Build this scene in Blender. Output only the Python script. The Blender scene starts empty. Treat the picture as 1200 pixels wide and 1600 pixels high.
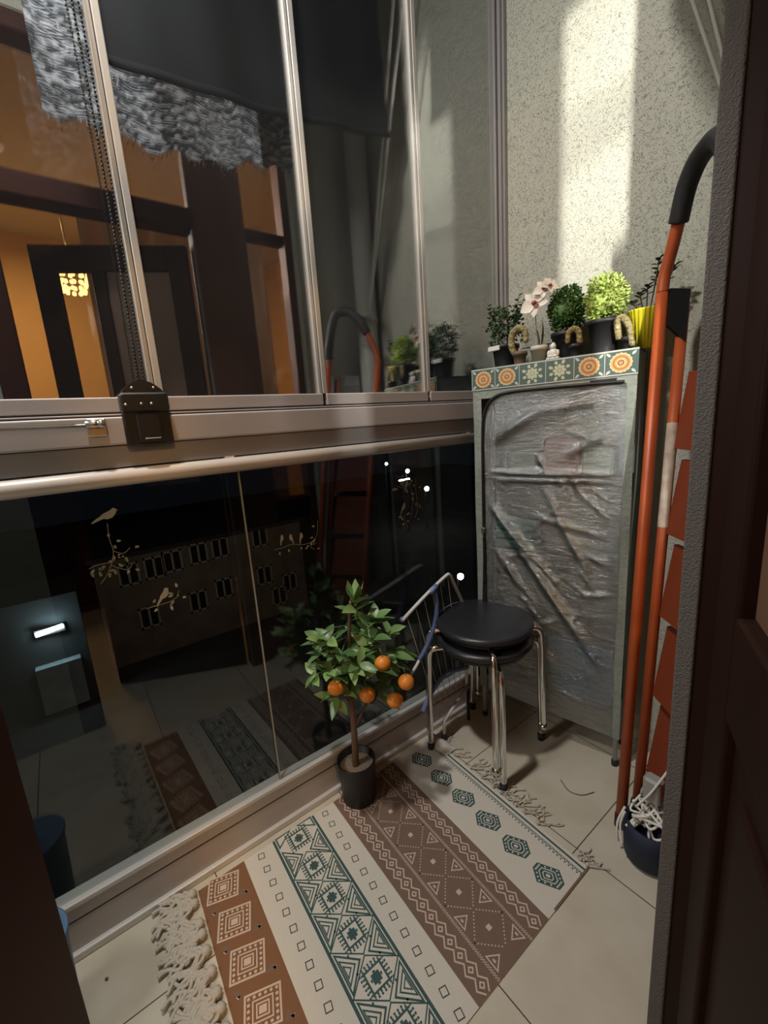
import bpy, math, random
from mathutils import Vector, Matrix
random.seed(11)
PI = math.pi
COL = bpy.context.scene.collection
SC = bpy.context.scene

# ------------------------------------------------------------------ mesh builder
class MB:
    def __init__(s):
        s.v = []; s.f = []; s.m = []; s.sm = []
    def add(s, vs, fs, mi=0, smooth=False):
        b = len(s.v)
        s.v += [tuple(v) for v in vs]
        for f in fs:
            s.f.append([b + i for i in f]); s.m.append(mi); s.sm.append(smooth)
        return s
    def box(s, lo, hi, mi=0, rot=0.0, c=None):
        x0, y0, z0 = lo; x1, y1, z1 = hi
        vs = [(x0,y0,z0),(x1,y0,z0),(x1,y1,z0),(x0,y1,z0),(x0,y0,z1),(x1,y0,z1),(x1,y1,z1),(x0,y1,z1)]
        if rot:
            cx, cy = c if c else ((x0+x1)/2, (y0+y1)/2)
            ca, sa = math.cos(rot), math.sin(rot)
            vs = [(cx+(x-cx)*ca-(y-cy)*sa, cy+(x-cx)*sa+(y-cy)*ca, z) for x,y,z in vs]
        return s.add(vs, [(0,3,2,1),(4,5,6,7),(0,1,5,4),(1,2,6,5),(2,3,7,6),(3,0,4,7)], mi)
    def rbox(s, lo, hi, r=0.004, mi=0, axis=2):
        # box with rounded edges along one axis (prism of a rounded rectangle), chamfered ends
        a = [0,1,2]; a.remove(axis); i, j = a
        cx, cy = (lo[i]+hi[i])/2, (lo[j]+hi[j])/2; hx, hy = (hi[i]-lo[i])/2, (hi[j]-lo[j])/2
        r = min(r, hx*.98, hy*.98)
        def ring(ins, h):
            out = []
            for q,(sx,sy) in enumerate([(1,1),(-1,1),(-1,-1),(1,-1)]):
                for k in range(4):
                    an = q*PI/2 + k*PI/6
                    p = [0,0,0]
                    p[i] = cx+sx*(hx-r)+(r-ins)*math.cos(an); p[j] = cy+sy*(hy-r)+(r-ins)*math.sin(an); p[axis] = h
                    out.append(p)
            return out
        e = min(r*.6, (hi[axis]-lo[axis])*.4)
        rings = [ring(e, lo[axis]), ring(0, lo[axis]+e), ring(0, hi[axis]-e), ring(e, hi[axis])]
        vs = sum(rings, []); n = 16; fs = []
        for k in range(3):
            for q in range(n):
                fs.append((k*n+q, k*n+(q+1)%n, (k+1)*n+(q+1)%n, (k+1)*n+q))
        fs.append(tuple(range(n))[::-1]); fs.append(tuple(range(3*n, 4*n)))
        return s.add(vs, fs, mi)
    def tube(s, pts, r, n=8, mi=0, closed=False, caps=True):
        P = [Vector(p) for p in pts]; N = len(P)
        rr = r if isinstance(r, (list, tuple)) else [r]*N
        vs = []; up = None
        for k in range(N):
            if closed: t = P[(k+1)%N]-P[k-1]
            else: t = P[min(k+1,N-1)]-P[max(k-1,0)]
            if t.length < 1e-9: t = Vector((0,0,1))
            t.normalize()
            if up is None:
                up = Vector((0,0,1)) if abs(t.z) < .9 else Vector((1,0,0))
            a = up - t*up.dot(t)
            if a.length < 1e-6: a = t.orthogonal()
            a.normalize(); b = t.cross(a); up = a
            for q in range(n):
                an = 2*PI*q/n
                vs.append(P[k]+(a*math.cos(an)+b*math.sin(an))*rr[k])
        fs = []
        for k in range(N if closed else N-1):
            k2 = (k+1)%N
            for q in range(n):
                fs.append((k*n+q, k*n+(q+1)%n, k2*n+(q+1)%n, k2*n+q))
        s.add(vs, fs, mi, True)
        if caps and not closed:
            b = len(s.v)-len(vs)
            s.f.append([b+q for q in range(n)][::-1]); s.m.append(mi); s.sm.append(False)
            s.f.append([b+(N-1)*n+q for q in range(n)]); s.m.append(mi); s.sm.append(False)
        return s
    def lathe(s, prof, c=(0,0,0), n=32, mi=0, flute=0, nf=0):
        vs = []; M = len(prof)
        for r, z in prof:
            for q in range(n):
                an = 2*PI*q/n; R = r*(1+flute*math.cos(nf*an)) if nf else r
                vs.append((c[0]+R*math.cos(an), c[1]+R*math.sin(an), c[2]+z))
        fs = [(k*n+q, k*n+(q+1)%n, (k+1)*n+(q+1)%n, (k+1)*n+q) for k in range(M-1) for q in range(n)]
        return s.add(vs, fs, mi, True)
    def ball(s, c, r, n=12, m=8, mi=0, sc=(1,1,1)):
        vs = [(c[0],c[1],c[2]-r*sc[2])]
        for k in range(1, m):
            th = PI*k/m
            for q in range(n):
                an = 2*PI*q/n
                vs.append((c[0]+r*sc[0]*math.sin(th)*math.cos(an), c[1]+r*sc[1]*math.sin(th)*math.sin(an), c[2]-r*sc[2]*math.cos(th)))
        vs.append((c[0],c[1],c[2]+r*sc[2])); fs = []
        for q in range(n): fs.append((0, 1+(q+1)%n, 1+q))
        for k in range(m-2):
            for q in range(n): fs.append((1+k*n+q, 1+k*n+(q+1)%n, 1+(k+1)*n+(q+1)%n, 1+(k+1)*n+q))
        L = len(vs)-1
        for q in range(n): fs.append((L, 1+(m-2)*n+q, 1+(m-2)*n+(q+1)%n))
        return s.add(vs, fs, mi, True)
    def grid(s, fn, nu, nv, mi=0):
        vs = [fn(i/nu, j/nv) for j in range(nv+1) for i in range(nu+1)]
        fs = [(j*(nu+1)+i, j*(nu+1)+i+1, (j+1)*(nu+1)+i+1, (j+1)*(nu+1)+i) for j in range(nv) for i in range(nu)]
        return s.add(vs, fs, mi, True)
    def leaf(s, base, d, nrm, L, W, mi=0, bend=.15):
        d = Vector(d).normalized(); nrm = Vector(nrm); nrm = nrm - d*nrm.dot(d)
        if nrm.length < 1e-5: nrm = d.orthogonal()
        nrm.normalize(); sd = d.cross(nrm); base = Vector(base)
        prof = [(0,.06),(.2,.72),(.45,1),(.72,.7),(.9,.28),(1,0)]
        vs = []
        for t, w in prof:
            c = base + d*L*t - nrm*bend*L*t*t
            vs += [c+sd*W*.5*w+nrm*W*.14*w, c, c-sd*W*.5*w+nrm*W*.14*w]
        fs = []
        for k in range(len(prof)-1):
            a = k*3; fs += [(a,a+1,a+4,a+3),(a+1,a+2,a+5,a+4)]
        return s.add(vs, fs, mi, True)
    def off(s, d):
        s.v = [(x-d[0],y-d[1],z-d[2]) for x,y,z in s.v]; return s
    def build(s, name, mats, parent=None):
        me = bpy.data.meshes.new(name); me.from_pydata(s.v, [], s.f)
        for m in (mats if isinstance(mats, (list, tuple)) else [mats]): me.materials.append(m)
        me.polygons.foreach_set('material_index', s.m); me.polygons.foreach_set('use_smooth', s.sm)
        me.update(); o = bpy.data.objects.new(name, me); COL.objects.link(o)
        if parent: o.parent = parent
        return o

def spline(pts, n=8, closed=False):
    P = [Vector(p) for p in pts]; N = len(P); out = []
    for k in range(N if closed else N-1):
        g = (lambda i: P[i % N]) if closed else (lambda i: P[max(0, min(N-1, i))])
        p0, p1, p2, p3 = g(k-1), g(k), g(k+1), g(k+2)
        for q in range(n):
            t = q/n
            out.append(.5*((2*p1)+(p2-p0)*t+(2*p0-5*p1+4*p2-p3)*t*t+(-p0+3*p1-3*p2+p3)*t*t*t))
    if not closed: out.append(P[-1])
    return out

def thing(name, label, cat, loc=(0,0,0), group=None, rz=0):
    o = bpy.data.objects.new(name, None); COL.objects.link(o); o.empty_display_size = .05
    o.location = loc; o.rotation_euler = (0,0,rz); o['label'] = label; o['category'] = cat
    if group: o['group'] = group
    return o
def tag(o, label, cat, group=None):
    o['label'] = label; o['category'] = cat
    if group: o['group'] = group
    return o
def struct(o, label=None, cat=None):
    o['kind'] = 'structure'
    if label: o['label'] = label
    if cat: o['category'] = cat
    return o

# ------------------------------------------------------------------ materials
def mat(name, col, rough=.5, metal=0., spec=.5, bump=None, var=None, emit=None, alpha=None, trans=0, coat=0):
    m = bpy.data.materials.new(name); m.use_nodes = True; nt = m.node_tree; N = nt.nodes; L = nt.links
    b = N['Principled BSDF']; b.inputs['Base Color'].default_value = (*col, 1); b.inputs['Roughness'].default_value = rough
    b.inputs['Metallic'].default_value = metal; b.inputs['Specular IOR Level'].default_value = spec
    b.inputs['Coat Weight'].default_value = coat
    if trans: b.inputs['Transmission Weight'].default_value = trans
    if emit: b.inputs['Emission Color'].default_value = (*emit[0], 1); b.inputs['Emission Strength'].default_value = emit[1]
    if bump or var:
        tc = N.new('ShaderNodeTexCoord')
    if bump:
        sc, st, dist = bump
        n = N.new('ShaderNodeTexNoise'); n.inputs['Scale'].default_value = sc; n.inputs['Detail'].default_value = 5
        L.new(tc.outputs['Object'], n.inputs['Vector'])
        bp = N.new('ShaderNodeBump'); bp.inputs['Strength'].default_value = st; bp.inputs['Distance'].default_value = dist
        L.new(n.outputs['Fac'], bp.inputs['Height']); L.new(bp.outputs['Normal'], b.inputs['Normal'])
    if var:
        sc, c2 = var[0], var[1]
        stretch = var[2] if len(var) > 2 else (1,1,1)
        mp = N.new('ShaderNodeMapping'); mp.inputs['Scale'].default_value = stretch
        n2 = N.new('ShaderNodeTexNoise'); n2.inputs['Scale'].default_value = sc; n2.inputs['Detail'].default_value = 6
        L.new(tc.outputs['Object'], mp.inputs['Vector']); L.new(mp.outputs['Vector'], n2.inputs['Vector'])
        cr = N.new('ShaderNodeValToRGB'); cr.color_ramp.elements[0].position = .35; cr.color_ramp.elements[1].position = .68
        cr.color_ramp.elements[0].color = (*col, 1); cr.color_ramp.elements[1].color = (*c2, 1)
        L.new(n2.outputs['Fac'], cr.inputs['Fac']); L.new(cr.outputs['Color'], b.inputs['Base Color'])
    return m

def glass_mat(name, fac, tint=(1,1,1), facing=.35, rough=0.0, dirt=0.0):
    m = bpy.data.materials.new(name); m.use_nodes = True; nt = m.node_tree; N = nt.nodes; L = nt.links
    N.clear(); out = N.new('ShaderNodeOutputMaterial')
    t = N.new('ShaderNodeBsdfTransparent'); t.inputs['Color'].default_value = (*tint, 1)
    g = N.new('ShaderNodeBsdfAnisotropic') if False else N.new('ShaderNodeBsdfGlossy')
    g.inputs['Roughness'].default_value = rough; g.inputs['Color'].default_value = (.95,.97,.97,1)
    lw = N.new('ShaderNodeLayerWeight'); lw.inputs['Blend'].default_value = .3
    mr = N.new('ShaderNodeMapRange'); mr.inputs['To Min'].default_value = fac; mr.inputs['To Max'].default_value = min(1, fac+facing)
    L.new(lw.outputs['Facing'], mr.inputs['Value'])
    mx = N.new('ShaderNodeMixShader'); L.new(mr.outputs['Result'], mx.inputs['Fac'])
    L.new(t.outputs[0], mx.inputs[1]); L.new(g.outputs[0], mx.inputs[2]); last = mx
    if dirt:
        d = N.new('ShaderNodeBsdfDiffuse'); d.inputs['Color'].default_value = (.6,.6,.58,1)
        m2 = N.new('ShaderNodeMixShader'); m2.inputs['Fac'].default_value = dirt
        L.new(mx.outputs[0], m2.inputs[1]); L.new(d.outputs[0], m2.inputs[2]); last = m2
    L.new(last.outputs[0], out.inputs['Surface'])
    return m

def stucco_mat(name, c1, c2, strength=1.0, scale=1.0):
    m = bpy.data.materials.new(name); m.use_nodes = True; nt = m.node_tree; N = nt.nodes; L = nt.links
    b = N['Principled BSDF']; b.inputs['Roughness'].default_value = .92; b.inputs['Specular IOR Level'].default_value = .15
    tc = N.new('ShaderNodeTexCoord')
    nz = N.new('ShaderNodeTexNoise'); nz.inputs['Scale'].default_value = 26*scale; nz.inputs['Detail'].default_value = 3
    L.new(tc.outputs['Object'], nz.inputs['Vector'])
    mixv = N.new('ShaderNodeMix'); mixv.data_type = 'RGBA'; mixv.inputs['Factor'].default_value = .055
    L.new(tc.outputs['Object'], mixv.inputs[6]); L.new(nz.outputs['Color'], mixv.inputs[7])
    mp = N.new('ShaderNodeMapping'); mp.inputs['Rotation'].default_value = (0,.7,0); mp.inputs['Scale'].default_value = (1,1,2.1)
    L.new(mixv.outputs[2], mp.inputs['Vector'])
    vo = N.new('ShaderNodeTexNoise'); vo.inputs['Scale'].default_value = 62*scale; vo.inputs['Detail'].default_value = 4; vo.inputs['Roughness'].default_value = .55
    L.new(mp.outputs['Vector'], vo.inputs['Vector'])
    cr = N.new('ShaderNodeValToRGB'); cr.color_ramp.elements[0].position = .33; cr.color_ramp.elements[1].position = .42
    L.new(vo.outputs['Fac'], cr.inputs['Fac'])
    fine = N.new('ShaderNodeTexNoise'); fine.inputs['Scale'].default_value = 240; fine.inputs['Detail'].default_value = 2
    L.new(tc.outputs['Object'], fine.inputs['Vector'])
    ad = N.new('ShaderNodeMath'); ad.operation = 'MULTIPLY_ADD'; ad.inputs[1].default_value = .25
    L.new(fine.outputs['Fac'], ad.inputs[0]); L.new(cr.outputs['Color'], ad.inputs[2])
    bp = N.new('ShaderNodeBump'); bp.inputs['Strength'].default_value = strength; bp.inputs['Distance'].default_value = .006
    L.new(ad.outputs[0], bp.inputs['Height']); L.new(bp.outputs['Normal'], b.inputs['Normal'])
    mc = N.new('ShaderNodeMix'); mc.data_type = 'RGBA'; mc.inputs[6].default_value = (*c2,1); mc.inputs[7].default_value = (*c1,1)
    L.new(cr.outputs['Color'], mc.inputs['Factor']); L.new(mc.outputs[2], b.inputs['Base Color'])
    return m

def tile_mat():
    m = bpy.data.materials.new('floor_tiles'); m.use_nodes = True; nt = m.node_tree; N = nt.nodes; L = nt.links
    b = N['Principled BSDF']; b.inputs['Roughness'].default_value = .38
    g = N.new('ShaderNodeNewGeometry')
    mp = N.new('ShaderNodeMapping'); mp.inputs['Location'].default_value = (.505, -.149, 0)
    L.new(g.outputs['Position'], mp.inputs['Vector'])
    br = N.new('ShaderNodeTexBrick'); br.offset = 0; br.inputs['Scale'].default_value = 1; br.inputs['Brick Width'].default_value = .407
    br.inputs['Row Height'].default_value = .407; br.inputs['Mortar Size'].default_value = .0016; br.inputs['Mortar Smooth'].default_value = .2
    br.inputs['Color1'].default_value = (.63,.575,.47,1); br.inputs['Color2'].default_value = (.66,.60,.49,1); br.inputs['Mortar'].default_value = (.09,.075,.055,1)
    L.new(mp.outputs['Vector'], br.inputs['Vector'])
    n = N.new('ShaderNodeTexNoise'); n.inputs['Scale'].default_value = 7; n.inputs['Detail'].default_value = 6
    L.new(g.outputs['Position'], n.inputs['Vector'])
    cr = N.new('ShaderNodeValToRGB'); cr.color_ramp.elements[0].color = (.86,.84,.8,1); cr.color_ramp.elements[1].color = (1,1,1,1)
    cr.color_ramp.elements[0].position = .3; cr.color_ramp.elements[1].position = .6
    L.new(n.outputs['Fac'], cr.inputs['Fac'])
    mx = N.new('ShaderNodeMix'); mx.data_type = 'RGBA'; mx.blend_type = 'MULTIPLY'; mx.inputs['Factor'].default_value = 1
    L.new(br.outputs['Color'], mx.inputs[6]); L.new(cr.outputs['Color'], mx.inputs[7]); L.new(mx.outputs[2], b.inputs['Base Color'])
    bp = N.new('ShaderNodeBump'); bp.inputs['Strength'].default_value = .4; bp.inputs['Distance'].default_value = .002; bp.invert = True
    L.new(br.outputs['Fac'], bp.inputs['Height']); L.new(bp.outputs['Normal'], b.inputs['Normal'])
    return m

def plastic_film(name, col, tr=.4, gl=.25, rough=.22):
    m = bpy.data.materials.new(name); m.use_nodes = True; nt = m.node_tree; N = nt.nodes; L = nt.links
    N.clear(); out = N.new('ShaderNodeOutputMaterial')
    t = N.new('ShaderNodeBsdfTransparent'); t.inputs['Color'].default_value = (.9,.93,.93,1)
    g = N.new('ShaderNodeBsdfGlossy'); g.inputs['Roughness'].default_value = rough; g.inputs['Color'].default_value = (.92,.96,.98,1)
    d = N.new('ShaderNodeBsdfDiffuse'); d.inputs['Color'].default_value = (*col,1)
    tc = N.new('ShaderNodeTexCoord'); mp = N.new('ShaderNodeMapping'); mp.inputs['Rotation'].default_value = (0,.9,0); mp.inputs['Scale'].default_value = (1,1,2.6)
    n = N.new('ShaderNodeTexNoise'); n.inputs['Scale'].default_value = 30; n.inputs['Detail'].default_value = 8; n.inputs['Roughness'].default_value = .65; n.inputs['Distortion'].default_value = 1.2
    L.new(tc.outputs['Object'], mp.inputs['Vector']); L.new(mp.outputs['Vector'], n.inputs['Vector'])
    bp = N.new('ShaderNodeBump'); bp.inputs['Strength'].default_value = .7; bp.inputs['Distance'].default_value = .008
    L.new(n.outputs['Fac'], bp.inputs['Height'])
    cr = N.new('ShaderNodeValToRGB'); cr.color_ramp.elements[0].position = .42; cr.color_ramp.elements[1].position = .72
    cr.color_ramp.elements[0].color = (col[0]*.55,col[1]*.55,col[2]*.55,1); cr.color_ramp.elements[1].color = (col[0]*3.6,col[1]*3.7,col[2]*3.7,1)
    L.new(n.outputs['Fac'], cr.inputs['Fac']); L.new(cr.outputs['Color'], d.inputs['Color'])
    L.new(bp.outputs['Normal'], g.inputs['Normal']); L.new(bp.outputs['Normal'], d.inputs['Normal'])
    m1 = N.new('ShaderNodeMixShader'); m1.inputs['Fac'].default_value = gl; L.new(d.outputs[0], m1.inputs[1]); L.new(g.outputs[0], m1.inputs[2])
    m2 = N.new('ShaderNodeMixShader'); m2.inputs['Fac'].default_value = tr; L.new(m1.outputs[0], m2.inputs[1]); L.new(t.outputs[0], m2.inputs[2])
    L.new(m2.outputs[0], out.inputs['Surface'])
    return m

def streaky_cloth(name, c1, c2, sc, stretch, trl=.3):
    m = bpy.data.materials.new(name); m.use_nodes = True; nt = m.node_tree; N = nt.nodes; L = nt.links
    N.clear(); out = N.new('ShaderNodeOutputMaterial')
    tc = N.new('ShaderNodeTexCoord'); mp = N.new('ShaderNodeMapping'); mp.inputs['Scale'].default_value = stretch; mp.inputs['Rotation'].default_value = (.5,0,0)
    n = N.new('ShaderNodeTexNoise'); n.inputs['Scale'].default_value = sc; n.inputs['Detail'].default_value = 8; n.inputs['Distortion'].default_value = 1.6
    L.new(tc.outputs['Object'], mp.inputs['Vector']); L.new(mp.outputs['Vector'], n.inputs['Vector'])
    cr = N.new('ShaderNodeValToRGB'); cr.color_ramp.elements[0].position = .46; cr.color_ramp.elements[1].position = .66
    cr.color_ramp.elements[0].color = (*c1,1); cr.color_ramp.elements[1].color = (*c2,1)
    L.new(n.outputs['Fac'], cr.inputs['Fac'])
    d = N.new('ShaderNodeBsdfDiffuse'); tl = N.new('ShaderNodeBsdfTranslucent'); mx = N.new('ShaderNodeMixShader'); mx.inputs['Fac'].default_value = trl
    L.new(cr.outputs['Color'], d.inputs['Color']); L.new(cr.outputs['Color'], tl.inputs['Color'])
    L.new(d.outputs[0], mx.inputs[1]); L.new(tl.outputs[0], mx.inputs[2]); L.new(mx.outputs[0], out.inputs['Surface'])
    return m

M = dict(
    stucco=stucco_mat('stucco', (.47,.465,.39), (.41,.40,.33), .75, 2.1),
    seal=mat('grey_brush_seal', (.13,.118,.112), .95, bump=(420,.7,.005)),
    tiles=tile_mat(),
    alu=mat('aluminium_taupe', (.50,.45,.43), .45, .15, bump=(300,.05,.002)),
    alu_d=mat('aluminium_grey', (.30,.285,.28), .45, .25),
    alu_l=mat('aluminium_edge', (.66,.64,.61), .35, .2),
    edge=mat('pane_edge_profile', (.50,.47,.43), .4, .1),
    white_tube=mat('handrail_white', (.76,.68,.61), .35, .1),
    black=mat('black_plastic', (.012,.012,.013), .35),
    rubber=mat('black_rubber', (.015,.015,.016), .6),
    vinyl=mat('black_vinyl', (.024,.024,.028), .34, bump=(220,.12,.003)),
    chrome=mat('chrome', (.78,.77,.74), .12, 1.0),
    steel=mat('bright_steel', (.6,.58,.55), .28, 1.0),
    wood=mat('dark_stained_wood', (.06,.013,.005), .6, 0, .15, var=(6,(.028,.007,.004),(1,1,.08))),
    wood_b=mat('brown_wood', (.11,.042,.022), .6, 0, .2, var=(5,(.07,.026,.013),(1,1,.08))),
    glass_up=glass_mat('upper_glass', .19, (1,1,1), .30, dirt=.012),
    glass_low=glass_mat('lower_glass', .022, (.9,.93,.93), .2),
    glass_room=glass_mat('room_glass', .05, (1,1,1), .2),
    leafw=mat('shaded_dark_wood', (.020,.006,.003), .6, 0, .15, var=(6,(.012,.004,.002),(1,1,.08))),  # door wood darkened further, the leaf's shade put into its colour
    frost=mat('brown_frosted_pane', (.15,.085,.05), .5),
    orange=mat('orange_paint', (.46,.092,.022), .42, var=(9,(.38,.068,.017))),
    orange_d=mat('shaded_orange_step', (.20,.036,.010), .6),  # ladder orange darkened, shade behind the rails put into the step colour
    paper=mat('paper_label', (.62,.53,.44), .7, var=(40,(.45,.33,.24))),
    leaf=mat('citrus_leaf', (.07,.15,.045), .38, var=(12,(.17,.30,.10))),
    leaf_l=mat('pale_citrus_leaf', (.24,.38,.13), .4),
    bark=mat('bark', (.20,.13,.085), .8, bump=(90,.5,.004), var=(30,(.12,.075,.05),(1,1,.2))),
    fruit=mat('orange_fruit', (.85,.27,.03), .42, bump=(160,.25,.003)),
    pot_black=mat('matte_black_pot', (.016,.016,.018), .5),
    soil=mat('pale_grit', (.55,.49,.42), .95, bump=(160,1,.006)),
    dsoil=mat('dark_soil', (.05,.035,.025), .95, bump=(160,1,.006)),
    bush=mat('dark_bush', (.05,.13,.035), .6, var=(14,(.10,.21,.05))),
    bush_l=mat('lime_bush', (.30,.42,.08), .55, var=(14,(.50,.58,.18))),
    herb=mat('herb_leaf', (.045,.09,.04), .55, var=(20,(.08,.14,.06))),
    cactus=mat('golden_cactus', (.34,.29,.13), .8, bump=(130,1,.01), var=(30,(.55,.46,.26))),
    cream_pot=mat('cream_pot', (.62,.58,.47), .45),
    yellow=mat('yellow_pot', (.62,.56,.02), .4),
    white=mat('white_ceramic', (.8,.79,.74), .35),
    petal=mat('white_petal', (.78,.72,.62), .5),
    maroon=mat('maroon_centre', (.22,.06,.04), .5),
    dleaf=mat('dark_reddish_leaf', (.06,.05,.035), .5),
    dgreen=mat('dull_green_leaf', (.10,.15,.07), .5),
    terracotta=mat('brown_pot', (.16,.11,.075), .6),
    navy=mat('navy_bag', (.012,.018,.04), .7),
    rope=mat('white_rope', (.82,.80,.74), .7),
    grey_pl=mat('grey_plastic', (.34,.33,.31), .5),
    blue_pl=mat('periwinkle_plastic', (.22,.28,.55), .4),
    blue_bucket=mat('blue_plastic', (.10,.18,.30), .5),
    white_pl=mat('white_coated_tube', (.76,.76,.74), .35),
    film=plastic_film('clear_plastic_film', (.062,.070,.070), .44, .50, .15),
    cover=mat('green_grey_cover', (.23,.26,.22), .45, bump=(60,.6,.006), var=(8,(.32,.35,.31))),
    cover_l=mat('grout_line', (.55,.58,.52), .5),
    t_dark=mat('tile_teal', (.075,.125,.11), .45), t_or=mat('tile_orange', (.66,.33,.11), .45), t_pale=mat('tile_pale_petal', (.55,.58,.40), .45),
    t_brown=mat('tile_brown', (.28,.11,.05), .45), t_sand=mat('tile_sand', (.72,.52,.28), .45),
    zip=mat('black_zip', (.01,.01,.01), .5),
    inside=mat('dark_cabinet_inside', (.05,.052,.05), .9),
    tubef=mat('white_frame_tube', (.45,.46,.44), .4),
    rug=mat('cotton_rug', (.70,.655,.57), .95, bump=(520,.5,.003)),
    r_rust=mat('rug_rust', (.235,.115,.055), .95, bump=(520,.5,.003)), r_brown=mat('rug_brown', (.21,.135,.10), .95, bump=(520,.5,.003)),
    r_teal=mat('rug_teal', (.05,.105,.10), .95, bump=(520,.5,.003)), r_dark=mat('rug_dark', (.07,.06,.05), .95), r_pink=mat('rug_rose', (.62,.50,.41), .95),
    fringe=mat('cotton_fringe', (.56,.51,.43), .95, bump=(200,.6,.004)),
    decal=mat('white_vinyl_decal', (.36,.36,.31), .8),
    decal2=mat('yellowish_vinyl_decal', (.24,.25,.17), .8),
    pipe=mat('white_drain_pipe', (.62,.62,.57), .4),
    blanket=mat('dark_navy_blanket', (.006,.008,.012), .95),
    shawl=streaky_cloth('grey_shawl', (.06,.067,.08), (.72,.77,.84), 24, (1,.8,2.6), .35),
    room_wall=mat('cream_room_wall', (.75,.55,.30), .8),
    room_floor=mat('parquet', (.25,.13,.06), .5),
    drape=mat('beige_drape', (.50,.33,.20), .9),
    ceilm=mat('white_ceiling', (.6,.58,.54), .9),
    gold=mat('crystal_gold', (.9,.6,.2), .2, .5, emit=((1,.62,.2), 6)),
    ext=mat('night_facade', (.22,.17,.13), .9, bump=(2,.4,.2), var=(.8,(.14,.105,.085))),
    ext_roof=mat('night_roof', (.03,.03,.032), .9),
    ground=mat('asphalt', (.03,.03,.03), .95, var=(.6,(.05,.05,.048))),
    win_dark=mat('dark_window', (.012,.012,.014), .25), win_frame=mat('white_window_frame', (.36,.32,.27), .6),
    shed=mat('grey_blue_shed', (.20,.26,.29), .8, var=(1,(.30,.37,.40))),
    lamp_w=mat('cold_tube_light', (1,1,1), .5, emit=((.72,.95,1.0), 34)),
    lamp_d=mat('street_light_bulb', (1,1,1), .5, emit=((1,.98,.88), 22)),
    pink=mat('pink_box', (.26,.09,.10), .6), gwhite=mat('pale_green_pack', (.28,.34,.25), .6), bluebag=mat('blue_bag', (.05,.16,.30), .6), tealp=mat('teal_cloth', (.05,.17,.165), .8),
    wire=mat('thin_wire', (.45,.42,.38), .5, .3),
)

# ------------------------------------------------------------------ camera (height 1.2 m, standing in the balcony doorway)
CAM = Vector((0,0,1.2)); yaw, pit, rol, F = math.radians(53.4724), math.radians(-11.7753), math.radians(3.9493), 672.82
fw = Vector((-math.sin(yaw)*math.cos(pit), math.cos(yaw)*math.cos(pit), math.sin(pit)))
r0 = fw.cross(Vector((0,0,1))).normalized(); d0 = fw.cross(r0)
cr_, sr_ = math.cos(rol), math.sin(rol)
rt = r0*cr_ + d0*sr_; dn = d0*cr_ - r0*sr_
cd = bpy.data.cameras.new('camera'); cam = bpy.data.objects.new('camera', cd); COL.objects.link(cam)
cam.matrix_world = Matrix(((rt.x,-dn.x,-fw.x,CAM.x),(rt.y,-dn.y,-fw.y,CAM.y),(rt.z,-dn.z,-fw.z,CAM.z),(0,0,0,1)))
cd.sensor_fit = 'VERTICAL'; cd.sensor_height = 24; cd.lens = F*24/1600; cd.clip_start = .01; cd.clip_end = 400
SC.camera = cam

# ------------------------------------------------------------------ room shell
XG = -1.135           # glass plane
XW = -.24             # stucco part of the inner wall
YE = 1.48             # end wall
CH = 3.15             # ceiling
struct(MB().box((XG-.03,-1.7,-.12),(3.4,1.6,0)).build('floor', M['tiles']))
struct(MB().box((XG-.05,-1.7,CH),(3.4,2.6,CH+.1)).build('ceiling', M['ceilm']))
struct(MB().box((XG-.05,YE,-.12),(XW+.3,YE+.12,CH)).build('wall_end', M['stucco']))
struct(MB().box((XG-.05,-1.82,-.12),(-.05,-1.7,CH)).build('wall_near', M['stucco']))
wb = MB()
wb.box((XW,1.09,0),(-.05,YE,CH))                       # stucco return beside the window
wb.box((-.20,-1.7,0),(-.05,-.11,CH))                   # stretch left of the door
wb.box((-.20,-.11,2.62),(-.05,1.09,CH))                # above the door unit
struct(wb.build('wall_inner', M['stucco']))
# the room behind the door
rm = MB(); rm.box((3.3,-1.7,0),(3.4,2.6,CH)); rm.box((-.05,2.5,0),(3.4,2.6,CH)); rm.box((-.05,-1.8,0),(3.4,-1.7,CH)); rm.box((-.05,1.5,0),(-.02,2.5,CH))
struct(rm.build('wall_room', M['room_wall']))
struct(MB().box((XW+.3,1.6,-.12),(3.4,2.6,0)).build('floor_room', M['room_floor']))
# door / window unit of dark wood
XO, XI = -.20, -.10
struct(MB().rbox((XO,-.11,0),(XI,-.031,2.62),.006).build('trim_1', M['wood']))                 # left jamb
pier = MB(); pier.rbox((XO,.632,0),(-.125,.86,2.62),.004)
struct(pier.build('trim_2', M['wood_b']))                                                     # pier between door and window
struct(MB().rbox((XO+.001,.6245,0),(XO+.023,.632,2.62),.003).build('trim_3', M['seal']))       # grey brush seal on the pier
struct(MB().rbox((XO,1.05,0),(-.13,1.09,2.62),.004).build('trim_4', M['wood_b']))
tr = MB(); tr.rbox((XO-.005,-.031,2.05),(XI,.632,2.13),.006,axis=1); tr.rbox((XO,-.031,2.56),(XI,.632,2.62),.006,axis=1); tr.rbox((XO,.86,2.56),(XI,1.05,2.62),.006,axis=1); tr.rbox((XO,.86,2.06),(XI-.04,1.05,2.10),.006,axis=1)
tr.rbox((XO,.86,.78),(XI,1.05,.84),.006,axis=1)
struct(tr.build('trim_5', M['wood']))
struct(MB().box((XO+.02,.86,0),(XI,1.05,.78)).build('trim_6', M['wood_b']))
w1 = MB().box((-.155,.86,.84),(-.149,1.05,2.06)); w1.box((-.155,.86,2.10),(-.149,1.05,2.56))
struct(w1.build('window_1', M['glass_room']))
struct(MB().box((-.155,-.031,2.13),(-.149,.632,2.56)).build('window_2', M['glass_room']))
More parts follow.
